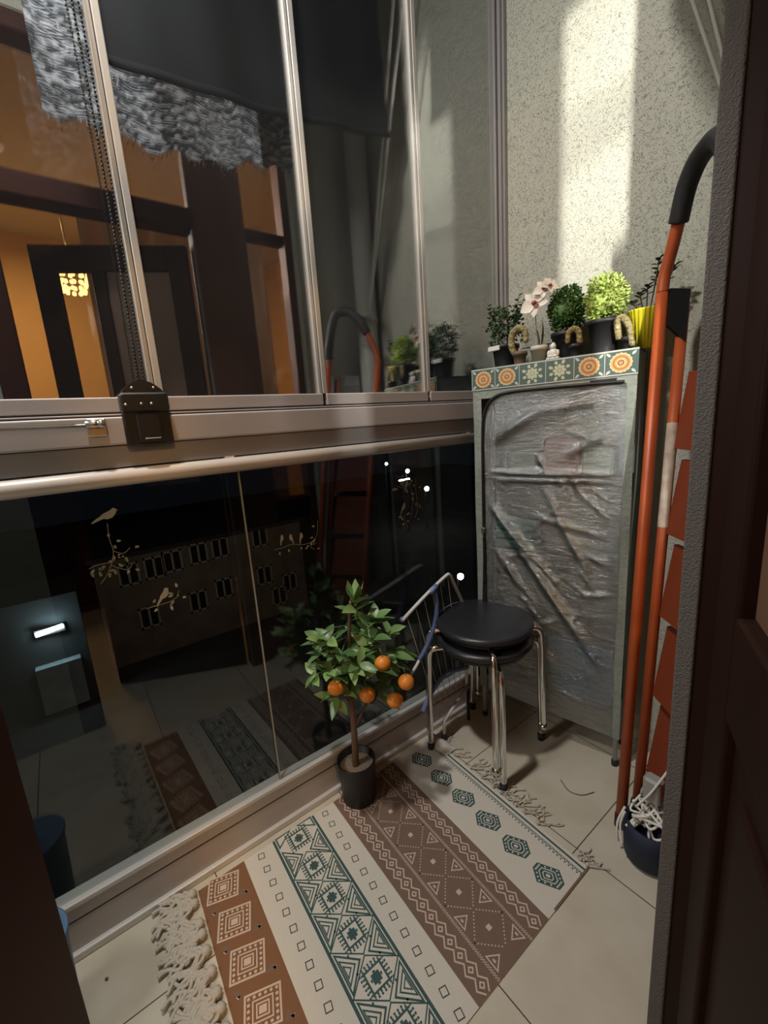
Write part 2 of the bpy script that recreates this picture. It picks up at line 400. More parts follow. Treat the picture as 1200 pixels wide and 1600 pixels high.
# open door leaf swung into the room
hx, hy = -.135, .612; ex, ey = .125, .065
lv = Vector((ex-hx, ey-hy, 0)); LL = lv.length; lv.normalize(); ang = math.atan2(lv.y, lv.x)
door = bpy.data.objects.new('door_1', None); COL.objects.link(door); door.location = (hx,hy,0); door.rotation_euler = (0,0,ang); door['kind'] = 'structure'
d = MB(); d.rbox((0,-.02,.01),(.085,.02,2.0),.005); d.rbox((LL-.085,-.02,.01),(LL,.02,2.0),.005)
d.rbox((.085,-.02,1.90),(LL-.085,.02,2.0),.005,axis=0); d.rbox((.085,-.02,.01),(LL-.085,.02,.16),.005,axis=0); d.rbox((.085,-.02,.86),(LL-.085,.02,.98),.005,axis=0)
d.rbox((LL*.56,-.018,.98),(LL*.56+.05,.018,1.90),.004)
d.build('door_frame', M['leafw'], door)
d = MB(); d.box((.085,-.008,.16),(LL-.085,.008,.86)); d.rbox((.13,-.014,.22),(LL-.13,.014,.80),.006)
d.build('door_panel', M['leafw'], door)
MB().box((.085,-.004,.98),(LL*.56,.004,1.90)).build('frosted_pane', M['frost'], door)
MB().box((LL*.56+.05,-.003,.98),(LL-.085,.003,1.90)).build('clear_pane', M['glass_room'], door)
hd = MB(); hd.tube([(LL-.045,-.02,1.0),(LL-.045,-.06,1.0)],.009,10); hd.tube(spline([(LL-.045,-.06,1.0),(LL-.09,-.065,1.0),(LL-.16,-.06,.998)],6),.008,10)
hd.build('door_handle', M['steel'], door)

struct(MB().box((-.1765,.6285,0),(-.125,.632,2.05)).build('reveal_shade', M['leafw']))  # thin dark sheet added on the pier reveal to stand for shade
# ------------------------------------------------------------------ glazing
YL, YR = -1.7, 1.455
edges = [-.22, .212, .647, 1.058, 1.452]               # joints of the sliding panes
# bottom track on the floor
t = MB(); t.box((XG-.03,YL,0),(XG+.013,YE,.135)); t.rbox((XG-.03,YL,.133),(XG+.016,YE,.147),.003,1,axis=1); t.rbox((XG+.01,YL,0),(XG+.026,YE,.02),.004,1,axis=1)
t.box((XG+.0125,YL,.098),(XG+.0142,YE,.101),2)
struct(t.build('trim_7', [M['alu'],M['alu_l'],M['black']]))
# waist beam
t = MB(); t.box((XG-.03,YL,1.142),(XG+.022,YE,1.188),1); t.rbox((XG-.03,YL,1.190),(XG+.030,YE,1.250),.004,0,axis=1); t.box((XG+.0,YL,1.188),(XG+.02,YE,1.190),2)
t.box((XG-.03,YL,1.250),(XG+.018,YE,1.259),2); t.rbox((XG-.03,YL,1.2525),(XG+.0265,YE,1.256),.001,0,axis=1)
struct(t.build('trim_8', [M['alu'],M['alu_d'],M['black']]))
struct(MB().box((XG-.02,1.452,1.259),(XG+.022,YE,CH)).box((XG-.025,1.463,1.259),(XG+.03,YE,CH)).build('trim_9', M['alu_d']))
struct(MB().box((XG-.02,1.44,.147),(XG+.022,YE,1.142)).build('trim_10', mat('olive_post', (.36,.37,.26), .6)))
struct(MB().box((XG-.04,YL,2.95),(XG+.04,YE,CH)).build('trim_11', M['alu_d']))
hr = MB(); hr.tube([(XG+.030,YL,1.120),(XG+.030,1.285,1.120)], .0185, 20)
for y in (-.55, .35, 1.24): hr.box((XG+.0,y-.012,1.125),(XG+.022,y+.012,1.142))
tag(hr.build('handrail', M['white_tube']), 'long round cream handrail running under the window beam', 'handrail')
# upper sliding panes
ulab = ['upper glass pane at the far left, left of the black latch and bead chain', 'wide upper glass pane just right of the bead chain, reflecting the dark door',
        'upper glass pane reflecting the drain pipe and ladder handle', 'last upper glass pane, next to the stucco end wall', 'upper glass pane']
for k in range(len(edges)-1):
    a, b = edges[k], edges[k+1]
    w = bpy.data.objects.new('window_%d' % (k+3), None); COL.objects.link(w); w['kind'] = 'structure'
    MB().box((XG-.003,a+.004,1.292),(XG+.003,b-.004,2.95)).build('glass_pane', M['glass_up'], w)
    q = MB(); q.rbox((XG-.012,a+.006,1.259),(XG+.016,b-.006,1.292),.003,axis=1); q.build('bottom_rail', M['alu'], w)
    q = MB(); q.rbox((XG-.010,b-.015,1.292),(XG+.010,b-.0045,2.95),.002)
    if k < 3: q.rbox((XG-.010,b-.003,1.292),(XG+.012,b+.012,2.95),.002)
    q.build('edge_profile', M['edge'] if k < 3 else M['alu_d'], w)
struct(MB().box((XG-.003,YL,1.259),(XG+.003,edges[0],2.95)).build('window_7', M['glass_up']))
# lower fixed panes
struct(MB().box((XG-.005,YL,.147),(XG+.001,.372,1.142)).build('window_8', M['glass_low']))
struct(MB().box((XG-.005,.376,.147),(XG+.001,1.44,1.142)).build('window_9', M['glass_low']))
struct(MB().box((XG-.004,.372,.147),(XG+.002,.376,1.142)).build('trim_12', mat('silicone_joint', (.42,.40,.35), .3)))

# latch, bead chain, bolt
lt = thing('window_latch', 'black plastic window latch clamped over the middle of the waist beam', 'latch', (XG+.03,.176,1.18))
q = MB(); q.rbox((0,-.047,.004),(.016,.048,.085),.006,axis=0); q.rbox((.014,-.022,.012),(.022,.024,.075),.004,axis=0); q.build('lower_plate', M['black'], lt)
q = MB(); q.rbox((-.012,-.047,.078),(.024,.048,.118),.006,axis=0)
pts = [(-.046+.092*i/10, .110+.034*math.sin(PI*i/10)**.7) for i in range(11)]
vs = [(-.01,y,z) for y,z in pts]+[(.018,y,z) for y,z in pts]; n = 11
q.add(vs, [(i,i+1,n+i+1,n+i) for i in range(n-1)]+[tuple(range(n))[::-1], tuple(range(n,2*n))]); q.build('upper_block', M['black'], lt)
for y, z, x in ((-.02,.128,.019),(.022,.128,.019),(-.008,.094,.025),(.012,.094,.025),(-.038,.093,.025)):
    q = MB(); q.ball((x,y,z),.0032,8,6,sc=(.5,1,1)); q.build('screw', M['steel'], lt)
q = MB(); q.rbox((.020,-.012,.018),(.024,.02,.021),.001,axis=1); q.build('clip_edge', M['steel'], lt)
ch = thing('bead_chain', 'black bead chain hanging down to the window latch', 'chain', (XG+.03,.173,1.30))
for off_ in (0,.011):
    q = MB(); z = 0.02
    while z < 1.55:
        q.ball((.002,off_+.004*math.sin(z*4),z),.0026,6,4); z += .0075
    q.tube([(.002,off_+.004*math.sin(k*.1*4),k*.1) for k in range(16)],.0008,4); q.build('chain_strand', M['black'], ch)
bo = thing('window_bolt', 'steel bolt rod ending in a clamp left of the black latch', 'bolt', (XG+.03,.08,1.225))
q = MB(); q.tube([(.012,-.9,.010),(.012,.0,.010)],.0042,10); q.build('rod', M['steel'], bo)
q = MB(); q.rbox((0,-.018,-.014),(.006,.018,.022),.003,axis=0); q.tube([(.004,-.012,.010),(.02,-.012,.010)],.005,8); q.tube([(.013,-.02,.012),(.013,.012,.012)],.009,10); q.ball((.016,.008,.012),.0095,10,8); q.build('clamp', M['steel'], bo)

# ------------------------------------------------------------------ window decals (birds and twigs)
XD = XG + .0022
def bird(q, y, z, s, fl=1, mi=0, ang=0):
    body = [(-.5,.05),(-.3,.22),(-.05,.32),(.2,.42),(.36,.55),(.5,.50),(.56,.40),(.66,.36),(.55,.31),(.46,.1),(.25,-.12),(-.05,-.2),(-.3,-.12),(-.62,-.22),(-1.0,-.36),(-1.05,-.28),(-.7,-.05)]
    ca, sa = math.cos(ang), math.sin(ang)
    vs = [(XD, y+fl*(a*ca-b*sa)*s, z+(a*sa+b*ca)*s) for a,b in body]
    q.add(vs, [tuple(range(len(vs)))], mi)
def blob(q, y, z, L, W, a, mi=0):
    vs = []
    for k in range(10):
        t = 2*PI*k/10; u, v = math.cos(t)*L/2, math.sin(t)*W/2*(1-.4*math.cos(t))
        vs.append((XD+.0002, y+u*math.cos(a)-v*math.sin(a), z+u*math.sin(a)+v*math.cos(a)))
    q.add(vs, [tuple(range(10))], mi)
def twig(q, pts, w=.0016, mi=1):
    P = spline([(XD-.0001,y,z) for y,z in pts], 8); vs = []
    for k,p in enumerate(P):
        t = (P[min(k+1,len(P)-1)]-P[max(k-1,0)]).normalized(); nn = Vector((0,-t.z,t.y))
        vs += [p+nn*w/2, p-nn*w/2]
    q.add(vs, [(2*k,2*k+1,2*k+3,2*k+2) for k in range(len(P)-1)], mi)
DM = [M['decal'], M['decal2']]
rd = random.Random(4)
def leaves_along(q, pts, n, s):
    P = spline([(0,y,z) for y,z in pts], 10)
    for k in range(n):
        p = P[int((k+.5)/n*(len(P)-1))]; a = rd.uniform(-PI,PI)
        blob(q, p.y+math.cos(a)*s*1.2, p.z+math.sin(a)*s*1.2, s*rd.uniform(.6,1.05), s*.42, a, rd.choice((0,1)))
def decal(label, birds, twigs, nl, s):
    t = thing('window_decal', label, 'sticker', (0,0,0), 'bird stickers on the lower glass')
    for b in birds: q = MB(); bird(q,*b); q.build('bird', DM, t)
    q = MB()
    for tw in twigs: twig(q, tw); leaves_along(q, tw, nl, s)
    q.build('twig', DM, t)
decal('white sticker of one bird perched high on a leafy twig, leftmost on the lower glass', [(.07,1.035,.032,1)],
      [[(.066,1.02),(.064,.985),(.066,.95),(.05,.91),(.03,.885)],[(.066,.955),(.085,.945),(.10,.955)],[(.055,.925),(.085,.905),(.098,.915)],[(.06,.93),(.03,.93),(.015,.925)]], 5, .014)
decal('white sticker of a small bird beside one flower, low on the lower glass', [(.153,.820,.028,1,0,.5)], [[(.11,.80),(.14,.80),(.165,.802),(.185,.812)],[(.178,.806),(.186,.824)]], 4, .015)
decal('white sticker of three birds in a row on a curved twig', [(.472,.893,.018,1,0,.9),(.498,.889,.018,-1,0,.9),(.532,.886,.019,1,0,.9)],
      [[(.445,.868),(.47,.868),(.50,.871),(.54,.862),(.57,.868),(.585,.89),(.59,.925)],[(.56,.865),(.558,.85),(.57,.84)]], 6, .013)
q_b = [(.945,.985,.026,1,0,.9),(.925,.905,.026,1,0,.6)]
decal('white sticker of two birds among trailing leaves, rightmost on the lower glass', q_b,
      [[(.90,1.02),(.94,1.0),(.965,.96),(.968,.92),(.955,.87)],[(.985,1.0),(.985,.95),(.99,.90),(.975,.86)],[(.90,.985),(.93,.975),(.95,.98)],[(.925,.88),(.93,.85),(.94,.83)]], 6, .016)

# ------------------------------------------------------------------ cabinet
P0 = Vector((-1.046,1.198,0)); P1 = Vector((-.562,1.325,0)); CW = (P1-P0).length
cang = math.atan2(P1.y-P0.y, P1.x-P0.x); CHT = 1.352; CD = .145
cab = thing('fabric_cabinet', 'green-grey fabric cabinet with clear wrinkled plastic front and patterned tile border', 'cabinet', P0, None, cang)
# local: x along the front, y into depth, z up.  front face y=0
for x in (.012, CW-.012):
    for y in (.012, CD-.012): fr = MB(); fr.tube([(x,y,0),(x,y,CHT-.01)], .008, 10); fr.build('frame_tube', M['tubef'], cab)
for x in (.012, CW-.012):
    for y in (.012, CD-.012): q = MB(); q.tube([(x,y,0),(x,y,.02)], .0105, 10); q.build('foot', M['rubber'], cab)
def bot(u): return .14-.03*u/CW
c = MB()
c.grid(lambda a,b: (-.001+.003*math.sin(b*9), a*CD, bot(0)+b*(CHT-bot(0))), 6, 20)                      # left side
c.grid(lambda a,b: (CW+.001+.002*math.sin(b*11), a*CD, bot(CW)+b*(CHT-bot(CW))), 6, 20)                  # right side
c.grid(lambda a,b: (a*CW, CD, .13+b*(CHT-.13)), 6, 20)                                                  # back
c.grid(lambda a,b: (a*CW, b*CD, CHT+.0005), 6, 4)                                                        # top
def strip(u0,u1,z0,z1,y=-.002):
    c.grid(lambda a,b: (u0+a*(u1-u0), y+.0015*math.sin(b*17+a*3), z0(u0+a*(u1-u0))+b*(z1-z0(u0+a*(u1-u0)))), 4, 30)
strip(0,.030,bot,1.285); strip(CW-.026,CW,bot,1.285)
c.grid(lambda a,b: (a*CW, -.003, 1.255+b*.033) if a>.02 and a<.98 else (a*CW,-.003,1.255+b*.033), 12, 2)
c.build('fabric_cover', M['cover'], cab)
# printed tile border
tb = MB(); tw = CW/6
tb.box((-.002,-.006,1.284),(CW+.002,-.003,CHT+.001),0)
tb.box((-.002,-.006,CHT-.002),(CW+.002,CD,CHT+.002),0)
def disc(cx,cz,r,mi,y,n=20,w=0,nw=0):
    vs = [(cx+r*(1+w*math.cos(nw*2*PI*k/n))*math.cos(2*PI*k/n), y, cz+r*(1+w*math.cos(nw*2*PI*k/n))*math.sin(2*PI*k/n)*.92) for k in range(n)]
    tb.add(vs,[tuple(range(n))],mi)
def petal(cx,cz,a,r0_,r1_,w,mi,y):
    vs = []
    for t,ww in ((0,0),(.3,.7),(.6,1),(.85,.6),(1,0),(.85,-.6),(.6,-1),(.3,-.7)):
        u = r0_+(r1_-r0_)*t; v = ww*w
        vs.append((cx+u*math.cos(a)-v*math.sin(a), y, cz+(u*math.sin(a)+v*math.cos(a))*.92))
    tb.add(vs,[tuple(range(8))],mi)
cz = 1.318
for k in range(6):
    cx = (k+.5)*tw
    tb.box((cx-tw/2-.001,-.0064,1.286),(cx-tw/2+.001,-.006,CHT),1)
    if k in (0,1,4,5):
        for sx in (-1,1):
            for sz in (-1,1):
                petal(cx+sx*tw*.48, cz+sz*.031, math.atan2(-sz,-sx), .002,.019,.004,1,-.0066)
        disc(cx,cz,.029,5,-.0068,48,.05,16); disc(cx,cz,.0245,3,-.0070,24); disc(cx,cz,.020,4,-.0072,24); disc(cx,cz,.0175,3,-.0074,24); disc(cx,cz,.013,5,-.0076,24,.08,6); disc(cx,cz,.009,4,-.0078,12); disc(cx,cz,.0055,3,-.0080,12)
    else:
        for p in range(8):
            a = p*PI/4
            petal(cx,cz,a,.004,.021,.0055,2,-.0068); petal(cx,cz,a+PI/8,.019,.036 if p%2 else .033,.0055,2,-.0068)
        disc(cx,cz,.005,2,-.007,10)
tb.box((-.002,-.0066,1.284),(CW+.002,-.006,1.287),1); tb.box((-.002,-.0066,CHT-.003),(CW+.002,-.006,CHT+.001),1)
tb.build('tile_border', [M['t_dark'],M['cover_l'],M['t_pale'],M['t_or'],M['t_brown'],M['t_sand']], cab)
# wrinkled clear front
def ridge(u,z,a,b,w,h):
    (u0,z0),(u1,z1) = a,b; du,dz = u1-u0, z1-z0; L2 = du*du+dz*dz
    t = ((u-u0)*du+(z-z0)*dz)/L2
    dist = abs((u-u0)*dz-(z-z0)*du)/math.sqrt(L2)
    f = max(0,min(1,1.15-abs(t-.5)*1.9)) if -.1<t<1.1 else 0
    return 1.9*h*math.exp(-(dist/w)**2)*f
RID = [((.05,.90),(.455,.34),.016,.012),((.06,.88),(.30,.62),.010,.009),((.06,1.14),(.45,1.26),.03,.010),((.06,1.10),(.30,1.25),.014,.009),((.2,1.2),(.46,1.22),.012,.008),((.25,.95),(.40,.66),.012,.007),
       ((.04,1.0),(.47,1.0),.010,.008),((.04,.975),(.47,.98),.008,.005),((.20,.86),(.46,.80),.010,.005),((.36,.6),(.47,.62),.007,.006),((.1,.5),(.3,.3),.02,.006),((.3,1.05),(.46,1.14),.015,.007),((.08,.72),(.2,.55),.012,.006),((.38,.75),(.46,.70),.006,.005)]
rn = random.Random(7)
for k in range(46):
    u, z, a, l = rn.uniform(.05,.45), rn.uniform(.2,1.25), rn.uniform(-1.3,.9), rn.uniform(.05,.16)
    RID.append(((u,z),(u+l*math.cos(a),z+l*math.sin(a)),rn.uniform(.003,.008),rn.uniform(.0015,.004)))
def pf(a,b):
    u0 = .036+.004*math.sin(b*7); u1 = CW-.024; u = u0+a*(u1-u0)
    ztop = 1.262 if u > .13 else 1.262-.10*(1-math.sin(math.acos(max(-1,min(1,(.13-u)/.105)))) )*1.0
    zb = bot(u)+.003; z = zb+b*(ztop-zb)
    h = sum(ridge(u,z,*r) for r in RID)
    edge = min(1, 8*min(a,1-a), 8*min(b,1-b))
    return (u, -.004-h*edge+.003*math.sin(u*20+z*6)*edge, z)
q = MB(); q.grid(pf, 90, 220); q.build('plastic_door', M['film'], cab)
# zip
q = MB()
zp = [(.034,-.011,.58),(.033,-.011,.80),(.034,-.011,1.0),(.036,-.011,1.14),(.045,-.011,1.21),(.075,-.011,1.252),(.13,-.011,1.268),(.25,-.011,1.270),(.38,-.011,1.268),(CW-.03,-.011,1.266)]
q.tube(spline(zp,8),.0046,6)
vs = [(.022,-.0115,.50),(.036,-.0115,.50),(.040,-.0115,.70),(.037,-.0115,.86),(.032,-.0115,.86),(.030,-.0115,.70)]
q.add(vs,[tuple(range(6))]); q.box((.38,-.0085,1.262),(CW-.05,-.011,1.278))
zo = q.build('zip', M['zip'], cab)
q = MB(); q.rbox((.028,-.020,.78),(.04,-.012,.80),.002,axis=1); q.rbox((.031,-.019,.762),(.037,-.015,.782),.001,axis=1); q.build('zip_slider', M['steel'], zo)
# shelves
for z in (.20,.46,.72,.99):
    q = MB(); q.box((.014,.010,z-.006),(CW-.014,CD-.01,z)); q.tube([(.014,.009,z-.003),(CW-.014,.009,z-.003)],.006,8); q.build('shelf', M['inside'], cab)
CM = Matrix.Translation(P0) @ Matrix.Rotation(cang,4,'Z')
def cabp(u,d,z): return CM @ Vector((u*CW/.483,d*.95,z))
def in_cab(name,label,cat,u0,u1,z,h,m,fold=0):
    t = thing(name,label,cat,cabp((u0+u1)/2,.075,z),None,cang)
    w = (u1-u0)/2; q = MB()
    for k in range(max(1,fold)):
        hh = h/max(1,fold); q.rbox((-w+.003*k,-.05,k*hh),(w-.002*k,.05,(k+1)*hh-.002),.012,axis=1)
    q.build('body',m,t)
    return t
in_cab('pink_box','pinkish box on the top shelf inside the plastic-fronted cabinet','box',.225,.335,.991,.12,M['pink'])
in_cab('white_pack','pale green and white pack on the cabinet shelf, right of the pinkish box','pack',.34,.43,.991,.09,M['gwhite'])
in_cab('green_pack','pale green pack on the cabinet shelf, left of the pinkish box','pack',.10,.21,.991,.08,M['gwhite'])
in_cab('folded_cloth','teal folded cloth on the middle shelf behind the plastic front','cloth',.05,.20,.721,.10,M['tealp'],3)
in_cab('blue_bag','big blue bag on the lowest shelf behind the plastic front','bag',.24,.46,.201,.22,M['bluebag'])

# ------------------------------------------------------------------ plants on the cabinet
ZC = CHT+.0025
def bush(q, c, rx, ry, rz, n, L, W, mi=0, seed=1, lump=.12):
    r_ = random.Random(seed)
    for k in range(n):
        z = r_.uniform(-.85,1); a = r_.uniform(0,2*PI); s = math.sqrt(1-z*z)
        dv = Vector((s*math.cos(a), s*math.sin(a), z)); rr = 1+lump*math.sin(5*a+3*z)+lump*.7*math.sin(9*z+2*a)
        rad = r_.uniform(.72,1)*rr
        p = Vector((c[0]+dv.x*rx*rad, c[1]+dv.y*ry*rad, c[2]+dv.z*rz*rad))
        q.leaf(p, dv*.8+Vector((r_.uniform(-.9,.9),r_.uniform(-.9,.9),r_.uniform(-.4,1.1))), (r_.uniform(-1,1),r_.uniform(-1,1),r_.uniform(.2,1)), L*r_.uniform(.7,1.2), W, mi)
def pot_prof(rb, rt, h, rim=.004, lip=.012):
    return [(0,0),(rb,0),(rb,.002),(rt-.001,h-lip),(rt+rim*.6,h-lip),(rt+rim*.6,h),(rt-.003,h),(rt-.005,h-.012),(0,h-.012)]
# 1 herb in a dark pot with a pale tag
p = thing('potted_herb','straggly dark green plant in a dark pot at the left end of the cabinet','plant',cabp(.082,.085,ZC))
MB().lathe(pot_prof(.034,.044,.075),n=28).build('pot',M['pot_black'],p)
MB().lathe([(0,.062),(.039,.062)],n=20).build('soil',M['dsoil'],p)
q = MB(); bush(q,(0,0,.135),.055,.052,.062,520,.013,.009,0,3,.22)
for k in range(10):
    a = random.uniform(0,2*PI); e = (.06*math.cos(a),.05*math.sin(a),random.uniform(.15,.22)); q.tube(spline([(0,0,.06),(e[0]*.5,e[1]*.5,.12),e],5),.0012,4)
    for j in range(7): q.leaf((e[0]*(1-.05*j),e[1]*(1-.05*j),e[2]-.007*j),(math.cos(j*2.4),math.sin(j*2.4),.4),(0,0,1),.017,.011)
q.build('foliage',M['herb'],p)
q = MB(); q.rbox((-.036,-.050,.056),(.012,-.044,.072),.003,axis=1); q.build('pale_tag',M['white'],p)
# 2 rat tail cactus
def cactus(label, u, d_, pts, r, potr, poth, potm):
    t = thing('potted_cactus',label,'cactus',cabp(u,d_,ZC),'little cacti on the cabinet',cang)
    MB().lathe(pot_prof(potr*.8,potr,poth),n=24).build('pot',potm,t)
    q = MB(); P = spline(pts,10); n = len(P)
    q.tube(P,[r*(.85+.25*math.sin(PI*min(1,k/n+.15))) for k in range(n)],12)
    q.ball(P[-1],r*.92,12,8)
    for k,pp in enumerate(P):
        for j in range(10):
            a = j*2*PI/10+k*.3; dv = Vector((math.cos(a),math.sin(a),.3*math.sin(k)))
            q.leaf(pp+dv*r*.8,dv,(0,0,1),.0075,.0016,0,0)
    q.build('stem',M['cactus'],t)
cactus('golden furry cactus arching over the small brown pot, beside the straggly dark plant',.148,.035,[(-.012,0,.03),(-.024,-.008,.06),(-.02,-.012,.095),(.002,-.014,.112),(.022,-.014,.098),(.026,-.016,.07)],.0098,.022,.04,M['terracotta'])
cactus('short golden cactus bent over the edge, in front of the dark round bush',.318,.022,[(.012,.0,.03),(.010,-.006,.066),(-.002,-.012,.078),(-.016,-.015,.070),(-.018,-.017,.045)],.0080,.018,.036,M['pot_black'])
cactus('pale cactus drooping down beside the yellow ribbed pot',.452,.022,[(-.022,.0,.03),(-.026,-.008,.075),(-.012,-.012,.085),(.004,-.014,.06),(.010,-.016,.03),(.014,-.017,.012)],.0085,.015,.034,M['pot_black'])
# 3 orchid
p = thing('potted_orchid','white orchid with maroon centre in a small cream pot','plant',cabp(.205,.05,ZC))
MB().lathe([(0,0),(.021,0),(.026,.036),(.029,.036),(.029,.05),(.025,.05),(.024,.044),(0,.044)],n=28).build('pot',M['cream_pot'],p)
q = MB(); stem = spline([(.0,0,.044),(-.008,-.004,.10),(-.010,-.006,.16),(.004,-.008,.20),(.03,-.006,.225)],8); q.tube(stem,.0016,6)
q.leaf((.005,0,.044),(.15,.1,1),(1,0,.2),.085,.012); q.leaf((-.003,.004,.044),(-.02,0,1),(1,.2,0),.07,.011); q.leaf((.006,0,.046),(1,.2,.25),(0,0,1),.055,.018); q.leaf((-.006,0,.046),(-1,-.3,.2),(0,0,1),.06,.02)
q.build('leaves',M['dgreen'],p)
def flower(c, s, fd, parent):
    fd = Vector(fd).normalized(); a = fd.orthogonal().normalized(); b = fd.cross(a)
    if abs(b.z) > abs(a.z): a, b = b, a
    if a.z < 0: a = -a
    q = MB()
    for ang_, L, W in ((0,1,.62),(1.25,1.1,.95),(-1.25,1.1,.95),(2.4,1,.62),(-2.4,1,.62)):
        dv = a*math.cos(ang_)+b*math.sin(ang_)+fd*.18
        q.leaf(Vector(c),dv,fd,s*L,s*W,0,.12)
    f_ = q.build('flower',M['petal'],parent)
    q = MB(); q.ball(Vector(c)+fd*.004,s*.20,8,6,sc=(1,1,.8)); q.leaf(Vector(c)+fd*.003,-a+fd*.6,fd,s*.5,s*.4); q.build('flower_centre',M['maroon'],f_)
flower((-.006,-.018,.178),.044,(.3,-1,.1),p); flower((.020,-.010,.214),.031,(.6,-1,.3),p); flower((.040,-.008,.218),.026,(.8,-.6,.4),p)
# 4 white figurine
p = thing('figurine','tiny white ceramic figurine standing right of the cream orchid pot','figurine',cabp(.253,.03,ZC),None,cang)
q = MB(); q.rbox((-.020,-.012,0),(.020,.012,.008),.004); q.ball((0,0,.020),.015,14,10,sc=(1,.75,1)); q.ball((0,-.002,.040),.0095,12,8); q.ball((-.014,0,.020),.007,8,6,sc=(.8,.8,1.4)); q.ball((.014,0,.020),.007,8,6,sc=(.8,.8,1.4)); q.ball((-.008,-.008,.010),.007,8,6,sc=(1.3,1,.7)); q.ball((.008,-.008,.010),.007,8,6,sc=(1.3,1,.7))
q.lathe([(.004,.046),(.006,.049),(0,.053)],n=10); q.build('body',M['white'],p)
# 5, 6 the two round bushes
p = thing('potted_bush','dark green round bush in a black pot behind the lime bush','plant',cabp(.272,.100,ZC))
MB().lathe(pot_prof(.036,.045,.085),n=28).build('pot',M['pot_black'],p)
MB().lathe([(0,.07),(.04,.07)],n=20).build('soil',M['dsoil'],p)
q = MB(); bush(q,(0,0,.150),.058,.045,.070,2600,.0095,.006,0,5,.05); q.ball((0,0,.148),.044,14,10); q.build('foliage',M['bush'],p)
p = thing('potted_bush','lime green round bush in a black pot, brightest plant on the cabinet','plant',cabp(.386,.062,ZC))
MB().lathe(pot_prof(.034,.044,.095),n=28).build('pot',M['pot_black'],p)
MB().lathe([(0,.08),(.04,.08)],n=20).build('soil',M['dsoil'],p)
q = MB(); bush(q,(0,0,.150),.055,.046,.064,2000,.012,.007,0,6,.13); q.ball((0,0,.146),.042,14,10); q.build('foliage',M['bush_l'],p)
# 7 yellow ribbed pot
p = thing('potted_succulent','dark small leaved plant in a yellow ribbed pot at the cabinet\'s right end','plant',cabp(.487,.07,ZC))
MB().lathe([(0,0),(.031,0),(.044,.100),(.046,.104),(.042,.104),(.040,.092),(0,.092)],n=96,flute=.035,nf=24).build('pot',M['yellow'],p)
q = MB(); rs = random.Random(2)
for (dx,dy,h) in ((-.035,-.01,.128),(-.012,-.02,.145),(.0,.0,.165),(.02,.01,.195),(.045,.01,.215),(.062,.008,.20),(.03,-.01,.225)):
    P = spline([(dx*.3,dy*.3,.09),(dx*.7,dy*.7,.09+(h-.09)*.6),(dx,dy,h)],5); q.tube(P,.0016,5)
    for j in range(9):
        b_ = P[-1-(j//2)] if j//2 < len(P) else P[-1]; a = j*2.4
        q.leaf(b_,(math.cos(a),math.sin(a),.5),(0,0,1),.020,.014,j%2)
q.build('stems',[M['dleaf'],M['dgreen']],p)

# ------------------------------------------------------------------ orange stepladder, folded, leaning by the cabinet
A0 = Vector((-.460,1.120,0)); A1 = Vector((-.513,1.328,1.50))
U = Vector((.755,-.656,0)).normalized(); NN = Vector((.656,.755,0)); W_ = .25
lad = thing('stepladder','orange folded stepladder with black grip leaning beside the cabinet','ladder',A0)
R0 = A0*1
def ra(t, s=0): return A0+(A1-A0)*t+U*s-R0
q = MB(); q.tube([ra(.012),ra(.5),ra(1.0)],.0145,14); q.build('front_rail',M['orange'],lad)
q = MB(); q.tube([ra(.012,W_),ra(.5,W_),ra(1.0,W_)],.0145,14); q.build('front_rail',M['orange'],lad)
top = [ra(1.0), ra(1.045)+Vector((.012,-.01,.0)), ra(1.075)+Vector((.03,-.018,.02))]
G0 = Vector((-.476,1.300,1.625))-R0; G1 = Vector((-.452,1.272,1.69))-R0; G2 = Vector((-.415,1.240,1.728))-R0; G3 = Vector((-.365,1.195,1.715))-R0; G4 = ra(1.0,W_)+Vector((-.002,.004,.07))
neck = spline([ra(.985),ra(1.0)+Vector((.004,-.002,.02)),Vector((-.492,1.315,1.575))-R0,G0,G1],6)
q = MB(); q.tube(neck,.0145,14); q.build('bow',M['orange'],lad); q = MB()
q.tube(spline([ra(.985,W_),ra(1.0,W_)+Vector((0,0,.02)),G4],5),.0145,14); q.build('bow',M['orange'],lad)
q = MB(); q.tube(spline([G0,G1,G2,G3,G4,ra(1.0,W_)+Vector((0,0,.022))],10),.0215,16); q.build('grip',M['rubber'],lad)
# rear legs
B0 = Vector((-.432,1.150,.0)); B1 = Vector((-.473,1.362,1.45))
def rb_(t, s=0): return B0+(B1-B0)*t+U*s-R0
q = MB(); q.tube([rb_(.04),rb_(.985)],.0135,14); q.build('rear_leg',M['orange'],lad)
q = MB(); q.tube([rb_(.04,W_-.03),rb_(.985,W_-.03)],.0135,14); q.build('rear_leg',M['orange'],lad)
for f0, s in ((ra,0),(ra,W_)):
    q = MB(); q.tube([f0(0,s)+Vector((0,0,.0)),f0(.024,s)],.0165,14); q.build('foot',M['rubber'],lad)
for s in (0,W_-.03):
    q = MB(); q.tube([rb_(0,s),rb_(.055,s)],[.021,.0165],14); q.build('foot',M['rubber'],lad)
# folded steps
ax = (A1-A0).normalized()
for k in range(5):
    t0 = .05+.15*k; q = MB()
    t0 += .07; o_ = ra(t0,.012)+NN*.052; e_ = ra(t0,W_-.012)+NN*.052; lean = (ax*.97+NN*.12).normalized()*.20
    th = NN*.012
    vs = [o_,e_,e_+lean,o_+lean,o_+th,e_+th,e_+lean+th,o_+lean+th]
    q.add(vs,[(0,1,2,3),(4,7,6,5),(0,4,5,1),(1,5,6,2),(2,6,7,3),(3,7,4,0)]); q.build('step',M['orange_d'],lad)
